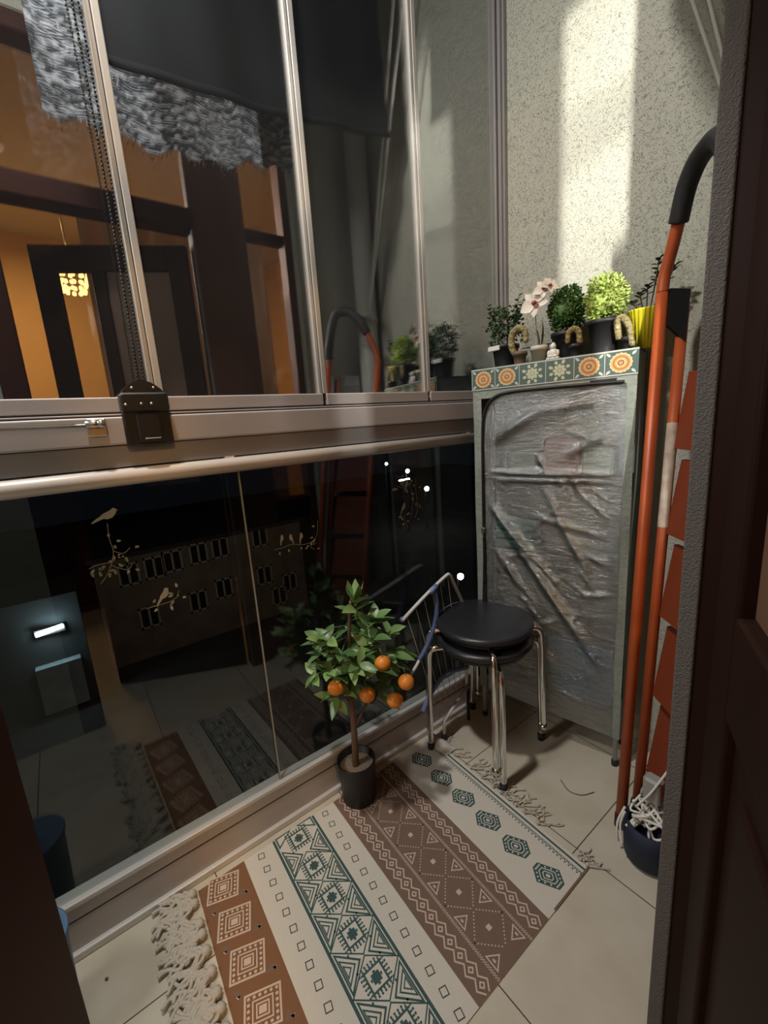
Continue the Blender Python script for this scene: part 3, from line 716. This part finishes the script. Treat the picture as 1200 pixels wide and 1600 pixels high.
# platform bracket
q = MB(); a_ = rb_(1.0)-ax*.02; vs = []
base = [ra(.93)+NN*.012, ra(.99)+NN*.012, rb_(1.02)+NN*.004, rb_(.93)+NN*.004]
base = [b+U*.004 for b in base]; vs = base+[b+U*.012 for b in base]
q.add(vs,[(0,1,2,3),(7,6,5,4),(0,4,5,1),(1,5,6,2),(2,6,7,3),(3,7,4,0)])
q.build('bracket',M['black'],lad)
q = MB(); q.ball(rb_(1.005)-U*.004,.006,10,8); q.build('rivet',M['steel'],lad)
for t in (.30,.45,.62,.76,.13):
    q = MB(); q.ball(ra(t)-U*.012-NN*.006+Vector((0,0,0)),.0042,8,6); q.build('rivet',M['orange'],lad)
# paper sticker wrapped on the rear leg
q = MB(); P = [rb_(.60+.19*k/6) for k in range(7)]; q.tube(P,.0140,14,caps=False); q.build('paper_sticker',M['paper'],lad)

# ------------------------------------------------------------------ basket on the inner wall behind the ladder (seen in the reflection), drain pipe
bk = thing('wire_basket','white wire basket hooked on the stucco wall behind the ladder','basket',(XW,1.275,1.31))
q = MB()
for z in (0,.045,.09,.135): q.tube([(-.002,-.072,z),(-.06,-.072,z),(-.06,.075,z),(-.002,.075,z)],.0022,6)
for k in range(12):
    y = -.072+.147*k/11; q.tube([(-.06,y,.135),(-.06,y,0),(-.002,y,0)],.0016,5)
for k in range(1,4):
    x = -.07*k/4; q.tube([(x,-.072,.135),(x,-.072,0),(x,.075,0),(x,.075,.135)],.0016,5)
q.build('wire_frame',M['white_pl'],bk)
dp = thing('drain_pipe','white plastic drain pipe standing in the inner corner of the balcony','pipe',(-.325,1.415,0))
q = MB(); q.tube([(0,0,0),(0,0,CH)],.052,24); q.build('pipe_shaft',M['pipe'],dp)
for z in (.25,1.72,2.6): q = MB(); q.lathe([(.053,z-.012),(.059,z-.010),(.059,z+.010),(.053,z+.012)],n=24); q.build('collar',M['pipe'],dp)

# ------------------------------------------------------------------ laundry and cords on the ceiling dryer
XB = -.645
dr = thing('ceiling_dryer','white rods of a ceiling clothes dryer holding the dark blanket','dryer',(XB,.7,3.0))
for x in (-.12,0.0,.12):
    q = MB(); q.tube([(x,-.6,-.08),(x,.72,-.08)],.007,8); q.build('rod',M['white_pl'],dr)
for y in (-.5,.62):
    q = MB(); q.box((-.14,y-.01,-.07),(.14,y+.01,-.045)); q.tube([(0,y,-.05),(0,y,.15)],.004,6); q.build('bracket',M['white_pl'],dr)
bl = thing('blanket','dark navy blanket hanging on the ceiling dryer','blanket',(XB,.83,2.3))
def blf(a,b):
    y = -.52+1.03*a; z0 = -.02+.11*a-.025*math.sin(PI*a)
    return (.006*math.sin(a*16)+.004*math.sin(a*31+b*3), y+.05*(1-b)*(.5-a)*-1, z0+(.63-z0)*b)
q = MB(); q.grid(blf,60,20); q.build('cloth',M['blanket'],bl)
q = MB(); q.grid(lambda a,b: (blf(a,0)[0]+.008*math.cos(b*2*PI), blf(a,0)[1], blf(a,0)[2]+.014*math.sin(b*2*PI)),60,8); q.build('hem',M['blanket'],bl)
sh = thing('shawl','crumpled grey fringed shawl hanging below the dark blanket','shawl',(XB+.12,.56,2.15))
def shf(a,b):
    y = -.41+.82*a; z0 = .015+.05*(a-.5)+.05*math.cos(a*PI*2)*.5-.012*math.sin(a*40)
    return (.012*math.sin(a*22+b*2)+.012*math.sin(a*9), y, z0+(.78-z0)*b)
q = MB(); q.grid(shf,80,20); q.build('cloth',M['shawl'],sh)
q = MB()
for k in range(60):
    a = k/59; p_ = shf(a,0); q.tube([p_,(p_[0]+random.uniform(-.01,.01),p_[1]+random.uniform(-.01,.01),p_[2]-random.uniform(.015,.03))],.0012,4)
q.build('fringe',M['shawl'],sh)
cl = thing('dryer_cord','pair of thin white cords slanting across the stucco wall at top right','cord',(-.30,1.15,1.9))
CP = [(Vector((-.803,1.40,2.99)),Vector((-.386,1.395,1.76))),(Vector((-.722,1.40,2.99)),Vector((-.386,1.395,1.78)))]

# ------------------------------------------------------------------ stools
def make_stool(name,label,loc,rz,dz):
    st = thing(name,label,'stool',(loc[0],loc[1],0),'two stacked stools',rz)
    q = MB(); h = .452+dz
    q.lathe([(0,h-.028),(.15,h-.028),(.160,h-.025),(.167,h-.017),(.1675,h-.010),(.163,h-.003),(.150,h),(.08,h+.003),(0,h+.004)],n=64); q.build('seat',M['vinyl'],st)
    q = MB(); q.lathe([(.10,h-.044),(.148,h-.044),(.151,h-.028),(.10,h-.028)],n=48); q.build('seat_base',M['black'],st)
    for k in range(4):
        a = k*PI/2; ca, sa = math.cos(a), math.sin(a)
        def P(r,z): return (r*ca, r*sa, z)
        q = MB(); q.tube(spline([P(.10,h-.043),P(.15,h-.043),P(.182,h-.046),P(.1955,h-.062),P(.199,h-.10),P(.203,h*.5),P(.207,.018+dz)],7),.0105,14); q.build('leg',M['chrome'],st)
        q = MB(); q.tube([P(.2068,dz),P(.2068,dz+.024)],.0125,14); q.build('foot',M['rubber'] if dz==0 else M['chrome'],st)
    return st
SX, SY = -.928,1.088
make_stool('stool','black round stool at the bottom of the stack, its feet on the tiles',(SX,SY),math.radians(-35),0)
make_stool('stool','black round stool on top of the stack, glossy vinyl seat facing up',(SX,SY),math.radians(-41.5),.058)

# ------------------------------------------------------------------ artificial orange tree
PT = Vector((-1.050,.598,0))
tr_ = thing('potted_orange_tree','small orange tree with five oranges in a black pot beside the rug','plant',PT)
q = MB(); q.lathe([(0,0),(.050,0),(.054,.004),(.0615,.142),(.0615,.146),(.057,.146),(.055,.118),(0,.118)],n=40); q.build('pot',M['pot_black'],tr_)
q = MB(); q.lathe([(0,.124),(.02,.124),(.0555,.120)],n=28); q.build('soil',M['soil'],tr_)
tk = spline([(0,-.004,.115),(.003,0,.24),(-.002,.004,.36),(.004,.006,.48),(.01,.012,.60),(.02,.02,.69)],8)
q = MB(); q.tube(tk,[.0115-.007*k/len(tk) for k in range(len(tk))],10)
q.tube(spline([(.002,.0,.25),(.02,.04,.33),(.045,.08,.39),(.07,.13,.42)],8),.0042,7)
q.tube(spline([(0,0,.34),(-.02,-.04,.44),(-.035,-.08,.52)],6),.0035,6); q.tube(spline([(0,.0,.40),(.02,.06,.50),(.03,.10,.56)],6),.0032,6)
q.tube(spline([(0,.0,.36),(.03,-.04,.42),(.05,-.06,.44)],6),.003,6); q.build('trunk',M['bark'],tr_)
# direction across the picture from the camera, so that the crown fills its silhouette
q = MB(); rl = random.Random(21)
crown = []
for k in range(26):
    while True:
        v = Vector((rl.uniform(-1,1),rl.uniform(-1,1),rl.uniform(-1,1)))
        if .25 < v.length < 1: break
    c_ = Vector((.03+v.x*.10, .020+v.y*.155, .515+v.z*.145))
    if c_.x < -.055: c_.x = -.055
    crown.append(c_)
crown += [Vector((.03,.03,.68)),Vector((.02,-.10,.57)),Vector((-.01,-.11,.49)),Vector((.06,.16,.47)),Vector((.05,.13,.56)),Vector((.05,-.08,.42)),Vector((.09,.05,.40)),Vector((.05,.14,.38))]
for c_ in crown:
    root_ = Vector(tk[min(len(tk)-1,int(len(tk)*max(.45,min(.95,(c_.z-.2)/.5))))])
    q.tube([root_,(root_+c_)/2+Vector((0,0,.01)),c_],.0015,5)
    out = (c_-Vector((.0,.01,.47))).normalized()
    for j in range(5):
        a = j*2.4+rl.uniform(0,1)
        side = Vector((math.cos(a),math.sin(a),0))
        dv = out*.6+side*.9+Vector((0,0,rl.uniform(-.25,.55)))
        b_ = c_-out*.008*j
        if PT.x+b_.x+dv.normalized().x*.05 < XG+.012: dv.x = abs(dv.x)
        q.leaf(b_,dv,Vector((rl.uniform(-.5,.9),rl.uniform(-.9,.5),1)),rl.uniform(.052,.072),rl.uniform(.026,.034),rl.choice((0,0,0,1)),.25)
for j in range(5):
    a = j*2.4; q.leaf((.03,.03,.69),(math.cos(a)*.6,math.sin(a)*.6,1),(math.cos(a),math.sin(a),.2),.065,.028,1 if j%2 else 0,.1)
q.build('foliage',[M['leaf'],M['leaf_l']],tr_)
for (x,y,z) in ((.052,-.075,.462),(.135,.038,.528),(.165,.095,.458),(.095,.003,.424),(.145,.065,.402)):
    q = MB(); q.ball((x,y,z),.0235,20,14,sc=(1,1,.93)); o_ = q.build('orange',M['fruit'],tr_)
    q = MB(); q.ball((x,y,z+.0215),.0035,6,5); q.tube([(x,y,z+.021),(x-.006,y-.002,z+.045)],.0012,5); q.build('fruit_stalk',M['leaf'],o_)

# ------------------------------------------------------------------ rug
RX0, RY0, RWd, RLn = -1.086, .098, .630, .86
rg = MB(); ZR = .004
RM = [M['rug'],M['r_rust'],M['r_brown'],M['r_teal'],M['r_dark'],M['r_pink']]
CRE,RUS,BRO,TEA,DAR,PIN = range(6)
def rp(v,s,l): return (RX0+v, RY0+s-.024*v/RWd, ZR+.00025*l)
def rpoly(pts,mi,l): rg.add([rp(v,s,l) for v,s in pts],[tuple(range(len(pts)))],mi)
def rrect(v0,v1,s0,s1,mi,l): rpoly([(v0,s0),(v1,s0),(v1,s1),(v0,s1)],mi,l)
def stroke(pts,w,mi,l,closed=False):
    n = len(pts); P = [Vector((a,b)) for a,b in pts]; L_, R_ = [], []
    for k in range(n):
        if closed: t0,t1 = P[k]-P[k-1], P[(k+1)%n]-P[k]
        else: t0 = P[k]-P[k-1] if k else P[1]-P[0]; t1 = P[k+1]-P[k] if k<n-1 else P[k]-P[k-1]
        t0 = t0.normalized(); t1 = t1.normalized(); n0 = Vector((-t0.y,t0.x)); n1 = Vector((-t1.y,t1.x)); nn = (n0+n1)
        nn = nn.normalized()/max(.45,nn.normalized().dot(n0)) if nn.length>1e-6 else n0
        L_.append(P[k]+nn*w/2); R_.append(P[k]-nn*w/2)
    for k in range(n if closed else n-1):
        k2 = (k+1)%n; rpoly([L_[k],L_[k2],R_[k2],R_[k]],mi,l)
# base slab
b_ = [rp(0,0,0),rp(RWd,0,0),rp(RWd,RLn,0),rp(0,RLn,0)]
rg.add([(x,y,.0003) for x,y,z in b_]+b_,[(4,5,6,7),(0,1,5,4),(1,2,6,5),(2,3,7,6),(3,0,4,7)],CRE)
# rust band with stepped lozenges
rrect(0,RWd,0,.125,RUS,1)
def loz(v,s,dv,ds): return [(v-dv,s-ds*.55),(v+dv*.45,s-ds),(v+dv,s+ds*.55),(v-dv*.45,s+ds)]
k = 0; v = .035
while v < RWd+.02:
    for sc_,w_ in ((1,.0042),(.56,.003),(.34,.003)): stroke(loz(v,.0575,.043*sc_,.046*sc_),w_,PIN,2,True)
    rpoly(loz(v,.0575,.009,.010),PIN,2)
    L4 = loz(v,.0575,.034,.037)
    for e in range(4):
        for j in range(5):
            a,b2 = L4[e],L4[(e+1)%4]; t = j/5; x,y = a[0]+(b2[0]-a[0])*t, a[1]+(b2[1]-a[1])*t; rrect(x-.0028,x+.0028,y-.0028,y+.0028,PIN,2)
    for s_ in (.016,.100): rpoly([(v+.048,s_),(v+.056,s_+.004),(v+.05,s_+.010)],PIN,2)
    rpoly([(v+.035,.10),(v+.06,.112),(v+.05,.085)],BRO,2); rpoly([(v+.035,.012),(v+.06,.024),(v+.04,.030)],BRO,2)
    v += .1025; k += 1
# white bands with little open squares
for s_ in (.170,.380):
    v = .02
    while v < RWd-.005:
        stroke([(v-.010,s_-.006),(v+.006,s_-.009),(v+.010,s_+.006),(v-.006,s_+.009)],.0022,DAR,1,True); v += .0455
# teal band
s0,s1 = .214,.344; mid = (s0+s1)/2
for s_ in (s0,s1): rrect(0,RWd,s_-.0035,s_+.0035,TEA,1)
v = -.01
while v < RWd:
    vc = v+.05
    for sc_,w_ in ((1,.003),):
        pts = [(vc-.05,mid),(vc,s0+.004),(vc+.05,mid),(vc,s1-.004)]
        stroke([p_ for p_ in pts if True],w_,TEA,1,True) if 0<vc-.05 and vc+.05<RWd else None
    if .03<vc<RWd-.03:
        for e in range(4):                                   # dashed square
            a_,b2 = [(vc-.031,mid-.031),(vc+.031,mid-.031),(vc+.031,mid+.031),(vc-.031,mid+.031)][e],[(vc+.031,mid-.031),(vc+.031,mid+.031),(vc-.031,mid+.031),(vc-.031,mid-.031)][e]
            for j in range(7):
                t = j/7; x,y = a_[0]+(b2[0]-a_[0])*t, a_[1]+(b2[1]-a_[1])*t
                rpoly([(x-.0022,y-.0022),(x+.0022,y-.0022),(x+.0022,y+.0022),(x-.0022,y+.0022)],TEA,2)
        for h_,w_ in ((.021,.0042),): stroke([(vc-h_,mid-h_),(vc+h_,mid-h_),(vc+h_,mid+h_),(vc-h_,mid+h_)],w_,TEA,2,True)
        for j in range(6):
            for sg in (-1,1):
                x = -.021+.0084*j; rrect(vc+x-.002,vc+x+.002,mid+sg*.0255-.0025,mid+sg*.0255+.0025,TEA,2); rrect(vc+sg*.0255-.0025,vc+sg*.0255+.0025,mid+x-.002,mid+x+.002,TEA,2)
        rrect(vc-.010,vc+.010,mid-.010,mid+.010,TEA,2); 
        for sg in (-1,1):
            rrect(vc+sg*.0125-.002,vc+sg*.0125+.002,mid-.003,mid+.003,TEA,2); rrect(vc-.003,vc+.003,mid+sg*.0125-.002,mid+sg*.0125+.002,TEA,2)
    # edge triangles between the lozenges
    vt = v
    for se,sg in ((s0,1),(s1,-1)):
        for sc_,w_ in ((1,.0042),(.62,.0032),(.30,.0028)):
            off2 = .008+.010*(1-sc_)
            tri = [(vt-.043*sc_,se+sg*off2),(vt+.043*sc_,se+sg*off2),(vt,se+sg*(off2+.044*sc_))]
            tri = [(min(max(x,0),RWd),y) for x,y in tri]
            if tri[1][0]-tri[0][0] > .02: stroke(tri,w_,TEA,2,True)
    v += .1035
# brown group
B0_,B1_ = .420,.672
rrect(0,RWd,B0_,B1_,BRO,1)
for sc0 in (.452,.640):
    for sg in (-1,1):
        pts = []; v = 0; j = 0
        while v <= RWd+.001: pts.append((min(v,RWd),sc0+sg*(.017 if j%2 else .0045))); v += .0165; j += 1
        stroke(pts,.0034,PIN,2)
    v = .0165
    while v < RWd: rpoly([(v-.0085,sc0),(v,sc0-.0085),(v+.0085,sc0),(v,sc0+.0085)],PIN,2); rpoly([(v-.004,sc0),(v,sc0-.004),(v+.004,sc0),(v,sc0+.004)],BRO,3); v += .033
for s_ in (.487,.605):
    rrect(0,RWd,s_-.0012,s_+.0012,PIN,2); v = .003
    while v < RWd: rrect(v-.001,v+.001,s_-.004,s_+.004,PIN,2); v += .006
sm = .546; v = .05
while v < RWd-.01:
    rrect(v-.006,v+.006,sm-.006,sm+.006,PIN,2)
    for j in range(9):
        t = j/9
        for sx in (-1,1):
            for sy in (-1,1): rrect(v+sx*.05*t-.0016,v+sx*.05*t+.0016,sm+sy*.05*(1-t)-.0016,sm+sy*.05*(1-t)+.0016,PIN,2)
    v += .10
v = .0
while v < RWd:
    for se,sg in ((.497,1),(.595,-1)):
        tri = [(max(0,v-.017),se),(min(RWd,v+.017),se),(min(RWd,max(0,v)),se+sg*.026)]
        stroke(tri,.0030,PIN,2,True); rrect(max(0,v-.004),min(RWd,v+.004),se+sg*.006,se+sg*.011,PIN,2)
    v += .10
# teal hexagon row and edge stripe
def hexa(v,s,k): return [(v-.037*k,s-.012*k),(v-.010*k,s-.034*k),(v+.037*k,s+.012*k*-.6),(v+.037*k,s+.014*k),(v+.010*k,s+.034*k),(v-.037*k,s+.012*k*.6)]
v = .058
while v < RWd:
    rpoly(hexa(v,.758,1.05),TEA,1); stroke(hexa(v,.758,.62),.0026,CRE,2,True); stroke(hexa(v,.758,.36),.0026,CRE,2,True); rpoly(hexa(v,.758,.16),CRE,2)
    H = hexa(v,.758,.84)
    for e in range(6):
        for j in range(3):
            a_,b2 = H[e],H[(e+1)%6]; t = j/3; x,y = a_[0]+(b2[0]-a_[0])*t, a_[1]+(b2[1]-a_[1])*t; rrect(x-.0022,x+.0022,y-.0022,y+.0022,CRE,2)
    v += .103
rrect(0,RWd,.843,.849,TEA,1); rrect(0,RWd,.832,.834,TEA,1)
v = .006
while v < RWd: stroke([(v-.004,.832),(v,.822),(v+.004,.832)],.002,TEA,1); v += .0115
rg.add([rp(RWd-.004,.70,3),rp(RWd+.001,.70,3),rp(RWd+.001,RLn,3),rp(RWd-.004,RLn,3)],[(0,1,2,3)],BRO)
rugo = tag(rg.build('rug',RM),'cream cotton rug with rust, teal and brown geometric bands','rug')
# tassels: one mesh per tassel, children of the rug
def tassel(v, s, out, spread, seed, big):
    r_ = random.Random(seed); q = MB(); bx,by,bz = rp(v,s,0)
    if big:
        P = spline([(bx,by,.006),(bx+r_.uniform(-.01,.01),by+out*.02,.013)],3); q.ball(P[-1],.0125,8,6)
        for k in range(12):
            a = r_.uniform(-.8,.8); L_ = r_.uniform(.055,.105); x,y = P[-1].x,P[-1].y; pts = [(x,y,.013)]
            for j in range(1,6):
                t = j/5; pts.append((x+math.sin(a)*L_*t*1.1+.008*math.sin(j*2.1+k), y+out*math.cos(a)*L_*t, .007+.013*abs(math.sin(j*1.7+k))*(1-.5*t)))
            q.tube(spline(pts,4),.0043,6)
    else:
        q.ball((bx,by+out*.006,.0075),.0055,7,5)
        for k in range(5):
            a = r_.uniform(-.7,.9); L_ = spread*r_.uniform(.6,1.1); pts = [(bx,by+out*.006,.007)]
            for j in range(1,6):
                t = j/5; pts.append((bx+math.sin(a)*L_*t+.006*math.sin(j*2.3+k*1.3), by+out*math.cos(a)*L_*t+.004*math.cos(j*2+k), .0035+.004*abs(math.sin(j*1.7+k))))
            q.tube(spline(pts,4),.0016,5)
    q.build('tassel',M['fringe'],rugo)
for k in range(16): tassel(.0+.63*k/15,.004,-1,.09,k,True)
for k,v in enumerate((.03,.07,.12,.20,.25,.30,.33,.36,.39,.42,.47)): tassel(v,RLn-.002,1,.075 if v<.5 else .05,50+k,False)
for k,v in enumerate((.605,.625)): tassel(v,RLn-.004,1,.05,90+k,False)
# upturned corner of the rug, by the stool leg
q = MB()
def fold(a,b):
    x = -1.086+.005+.10*a; y = RY0+RLn-.045+.055*b+.02*a
    return (x,y,.006+.020*math.sin(PI*a)*math.sin(PI*b)+.012*b*(1-a))
q.grid(fold,10,8); q.build('curled_corner',M['rug'],rugo)

# ------------------------------------------------------------------ clothes airer behind the stool
ai = thing('clothes_airer','small white and blue clothes airer propped on the glass behind the stool','airer',(-1.08,1.0,.0))
def al(x,y,z): return (x+1.08,y-1.0,z)
q = MB(); q.tube(spline([al(-1.03,.805,.560),al(-1.05,.93,.603),al(-1.062,1.042,.640),al(-1.064,1.066,.637),al(-1.066,1.085,.605),al(-1.072,1.145,.49)],8),.0062,10); q.build('upper_tube',M['white_pl'],ai)
q = MB(); q.tube([al(-1.034,.805,.560),al(-1.0345,.815,.5625)],.0085,10); q.build('tube_joint',M['blue_pl'],ai); q = MB(); q.tube([al(-1.052,.955,.608),al(-1.056,.99,.621)],.0095,10); q.build('tube_joint',M['blue_pl'],ai)
q = MB(); P = spline([al(-1.054,.975,.61),al(-1.052,.985,.56),al(-1.045,.965,.49),al(-1.035,.915,.43),al(-1.025,.865,.395)],8); q.tube(P,.0085,10); q.tube(P,.0085,10); q.build('blue_arm',M['blue_pl'],ai)
q = MB(); q.tube(spline([al(-1.025,.865,.395),al(-1.02,.845,.382),al(-1.012,.80,.36)],4),.0055,8); q.build('arm_rod',M['white_pl'],ai)
q = MB(); q.tube(spline([al(-1.055,.895,.165),al(-1.052,.93,.215),al(-1.052,.975,.248),al(-1.055,1.03,.262),al(-1.06,1.14,.235)],8),.0085,10); q.build('blue_arm',M['blue_pl'],ai)
q = MB(); q.tube([al(-1.04,.98,.030),al(-1.04,.985,.09),al(-1.06,1.14,.152)],.0065,10); q.build('lower_tube',M['white_pl'],ai)
q = MB(); q.tube([al(-1.04,.979,.0),al(-1.04,.98,.034)],.009,10); q.build('foot',M['rubber'],ai); q = MB(); q.tube([al(-1.062,1.14,.0),al(-1.062,1.14,.155)],.006,8); q.build('foot',M['rubber'],ai)
q = MB()
for k in range(6):
    t = k/5; q.tube([al(-1.033-.035*t,.83+.23*t,.568+.066*t-.004),al(-1.050-.01*t,.96+.14*t,.12+.04*t+.02)],.0013,5)
q.build('line_wire',M['wire'],ai)
q = MB(); q.tube([al(-1.07,1.145,.0),al(-1.072,1.145,.49)],.0062,10); q.build('side_tube',M['white_pl'],ai)

# ------------------------------------------------------------------ bag with cords by the ladder foot
bg = thing('cord_bag','navy bag full of tangled white cords beside the ladder foot','bag',(-.368,1.085,0))
q = MB(); q.lathe([(0,0),(.05,0),(.062,.012),(.066,.07),(.062,.115),(.056,.115),(.055,.09),(0,.09)],n=28); q.build('fabric_body',M['navy'],bg)
q = MB(); rc = random.Random(8)
for k in range(9):
    pts = [Vector((rc.uniform(-.05,.05),rc.uniform(-.05,.05),rc.uniform(.09,.17))) for _ in range(7)]; q.tube(spline(pts,6),.0032,6)
q.tube(spline([(-.06,-.02,.13),(-.068,-.04,.09),(-.066,-.045,.05),(-.064,-.04,.03)],6),.0032,6); q.tube(spline([(-.05,-.045,.14),(-.055,-.055,.10),(-.045,-.062,.05)],6),.0032,6); q.tube(spline([(-.03,-.03,.16),(.0,-.02,.22),(.03,.0,.30)],6),.003,6)
q.build('white_cord',M['rope'],bg)
gp = thing('plug_adapter','grey plastic plug adapter lying on the tangled white cords','plug',(-.372,1.09,.178))
q = MB(); q.rbox((-.022,-.018,0),(.022,.018,.07),.010); q.build('body',M['grey_pl'],gp)
q = MB(); q.lathe([(.010,0),(.012,.006),(.006,.008),(0,.006)],(0,0,0),14); 
q.tube([(-.024,-.006,.016),(-.019,-.006,.016)],.012,14); q.build('socket_face',M['grey_pl'],gp)

# ------------------------------------------------------------------ blue bucket by the left jamb, cords
bb = thing('blue_bucket','blue plastic bucket half hidden behind the left door jamb','bucket',(-.99,-.222,0))
q = MB(); q.lathe([(0,0),(.058,0),(.060,.004),(.070,.23),(.074,.23),(.074,.24),(.068,.24),(.057,.01),(0,.008)],n=36); q.build('body',M['blue_bucket'],bb)
for a,b in CP:
    q = MB(); P = [a+(b-a)*(k/12) for k in range(13)]; q.tube([p_-Vector((-.30,1.15,1.9)) for p_ in P],.0042,6); q.build('cord_strand',M['rope'],cl)
# small debris on the tiles
q = MB(); q.leaf((-1.03,-.12,.001),(1,.5,0),(0,0,1),.012,.007); tag(q.build('fallen_leaf',M['dleaf']),'tiny dark leaf scrap lying on the tile left of the rug fringe','leaf')
q = MB(); q.tube(spline([(-.66,1.14,.002),(-.62,1.12,.002),(-.585,1.135,.002),(-.565,1.175,.002)],8),.0012,5); tag(q.build('loose_thread',M['r_dark']),'dark curved thread lying on the tile by the cabinet','thread')

# ------------------------------------------------------------------ outdoors at night, nine metres below
GZ = -9
struct(MB().box((-70,-40,GZ-.2),(-1.6,70,GZ)).build('ground', M['ground']))
bd = thing('apartment_building','dim brick building with rows of white framed windows seen through the lower glass','building',(-22,5,GZ))
q = MB(); q.box((-9,-4.6,0),(0,5.3,5.05)); q.build('wall',M['ext'],bd)
q = MB(); q.box((-9.2,-4.8,5.05),(.15,5.5,5.25)); q.build('roof',M['ext_roof'],bd)
def bwin(y,z,w=.85,h=1.05):
    f_ = MB(); yy = y-5; zz = z-GZ
    for a,b,c2,d2 in ((-w/2,w/2,-h/2,-h/2+.09),(-w/2,w/2,h/2-.09,h/2),(-w/2,-w/2+.09,-h/2,h/2),(w/2-.09,w/2,-h/2,h/2),(-.05,.05,-h/2,h/2)): f_.box((0,yy+a,zz+c2),(.06,yy+b,zz+d2))
    o_ = f_.build('window',M['win_frame'],bd); MB().box((.005,yy-w/2+.08,zz-h/2+.08),(.03,yy+w/2-.08,zz+h/2-.08)).build('pane',M['win_dark'],o_)
for y,z in ((1.7,-4.75),(2.75,-4.70),(3.55,-4.6),(4.75,-4.5),(5.8,-4.45),(7.9,-4.35),(5.7,-6.6),(7.9,-6.5),(2.2,-7.0),(9.3,-7.3),(8.6,-7.9),(4.4,-6.9)): bwin(y,z)
shd = thing('grey_shed','grey shed wall lit by the cold tube light outside','shed',(-20,-1.8,GZ))
q = MB(); q.box((-3,-1.6,0),(0,1.5,4.6)); q.build('wall',mat('shed_wall',(.05,.06,.065),.9),shd)
q = MB(); q.box((0,-.2,.2),(.4,1.2,2.05)); q.build('lean_to',M['shed'],shd)
tl = thing('tube_lamp','bright cold tube light mounted on the dark wall outside','lamp',(-19.7,-1.32,-5.62))
q = MB(); q.tube([(0,-.42,0),(0,.42,.10)],.085,10); q.build('tube',M['lamp_w'],tl)
q = MB(); q.box((-.29,-.46,-.12),(-.06,.46,.14)); q.build('bracket',M['ext_roof'],tl)
def street(label,x,y,z,r,bar=False):
    t = thing('street_lamp',label,'lamp',(x,y,GZ),'distant lamps in the night')
    q = MB(); q.tube([(-.2,0,0),(-.2,0,z-GZ),(0,0,z-GZ+.05)],.05,8); q.build('pole',M['ext_roof'],t)
    q = MB()
    if bar: q.box((-.05,-r*3,z-GZ-.06),(.05,r*3,z-GZ+.06))
    else: q.ball((0,0,z-GZ),r*.75,12,8)
    q.build('bulb',M['lamp_d'],t)
street('bright round street lamp shining just right of the bird stickers',-29.5,27.0,-5.15,.30)
street('distant round street lamp, middle of three under the handrail',-30,25.2,-3.3,.24)
street('distant faint street lamp, highest of three under the handrail',-31,23.6,-2.5,.17)
street('bar shaped distant lamp below the middle street lamp',-29.8,24.6,-4.0,.2,True)
street('street lamp low at the end of the glass, beside the cabinet',-14.5,15.3,-6.75,.22)

# ------------------------------------------------------------------ room furnishing that shows in the reflection, plus one added dark block
chn = thing('chandelier','gold crystal chandelier glowing in the room behind','chandelier',(2.2,.36,CH))
q = MB(); q.tube([(0,0,0),(0,0,-.5)],.01,8); q.build('stem',M['steel'],chn)
q = MB()
for k in range(10):
    a = k*PI/5
    for j in range(6): q.ball((.15*math.cos(a)*(1-.1*j),.15*math.sin(a)*(1-.1*j),-.50-.05*j),.018,6,5)
q.build('crystals',M['gold'],chn)
cu = thing('room_drape','beige drape hanging in the room behind','curtain',(1.2,.66,0))
q = MB(); q.grid(lambda a,b: (.03*math.sin(a*50), -.3+1.2*a, .02+2.7*b),80,4); q.build('cloth',M['drape'],cu)

ds = thing('added_dresser','added dark chest of drawers in the room, keeping the low glass reflection dark','added_dresser',(1.55,-.25,0))  # added unseen piece, blocks the bright room from the lower glass
q = MB(); q.rbox((-.2,-.7,.06),(.2,.7,1.06),.01); q.build('carcass',M['wood'],ds)
q = MB(); q.rbox((-.22,-.72,1.06),(.22,.72,1.09),.01); q.build('top',M['wood'],ds)
for k in range(4):
    q = MB(); q.rbox((-.215,-.67,.10+.24*k),(-.2,.67,.31+.24*k),.006,axis=0); q.build('drawer',M['wood_b'],ds)

# ------------------------------------------------------------------ lights
def area(name, loc, target, size, power, col=(1,1,1), sy=None, spread=None):
    l = bpy.data.lights.new(name,'AREA'); l.energy = power; l.color = col; l.size = size
    if sy: l.shape = 'RECTANGLE'; l.size_y = sy
    else: l.shape = 'DISK'
    if spread: l.spread = spread
    o = bpy.data.objects.new(name,l); COL.objects.link(o); o.location = loc
    dv = Vector(target)-Vector(loc); o.rotation_euler = dv.to_track_quat('-Z','Y').to_euler(); return o
area('balcony_lamp',(-.86,.02,2.80),(-.80,.75,.3),.12,20,(1,.97,.92))
area('corner_fill',(-1.0,-1.3,2.1),(-.55,1.2,1.2),.5,12,(1,.96,.91))  # added fill for beam, cabinet and inner wall, no lamp hangs here
area('window_light',(1.48,-.445,2.2),(-.75,1.48,2.0),.05,16,(1,.98,.90),.5,math.radians(50))
area('room_lamp',(2.0,-.3,3.0),(2.0,-.3,0),.5,60,(1,.55,.20))
area('yard_fill',(-12,3,-2),(-22,6,-7),2.0,50,(1,.8,.6))  # added soft light so ground and facade show, not a real fixture
w = bpy.data.worlds.new('night'); SC.world = w; w.use_nodes = True
w.node_tree.nodes['Background'].inputs['Color'].default_value = (.004,.005,.007,1); w.node_tree.nodes['Background'].inputs['Strength'].default_value = .4

SC.view_settings.view_transform = 'Standard'; SC.view_settings.look = 'None'; SC.view_settings.exposure = .28; SC.view_settings.gamma = 1
SC.cycles.max_bounces = 10; SC.cycles.transparent_max_bounces = 16; SC.cycles.glossy_bounces = 5; SC.cycles.caustics_reflective = False
SC.cycles.use_denoising = True; SC.cycles.sample_clamp_indirect = 4
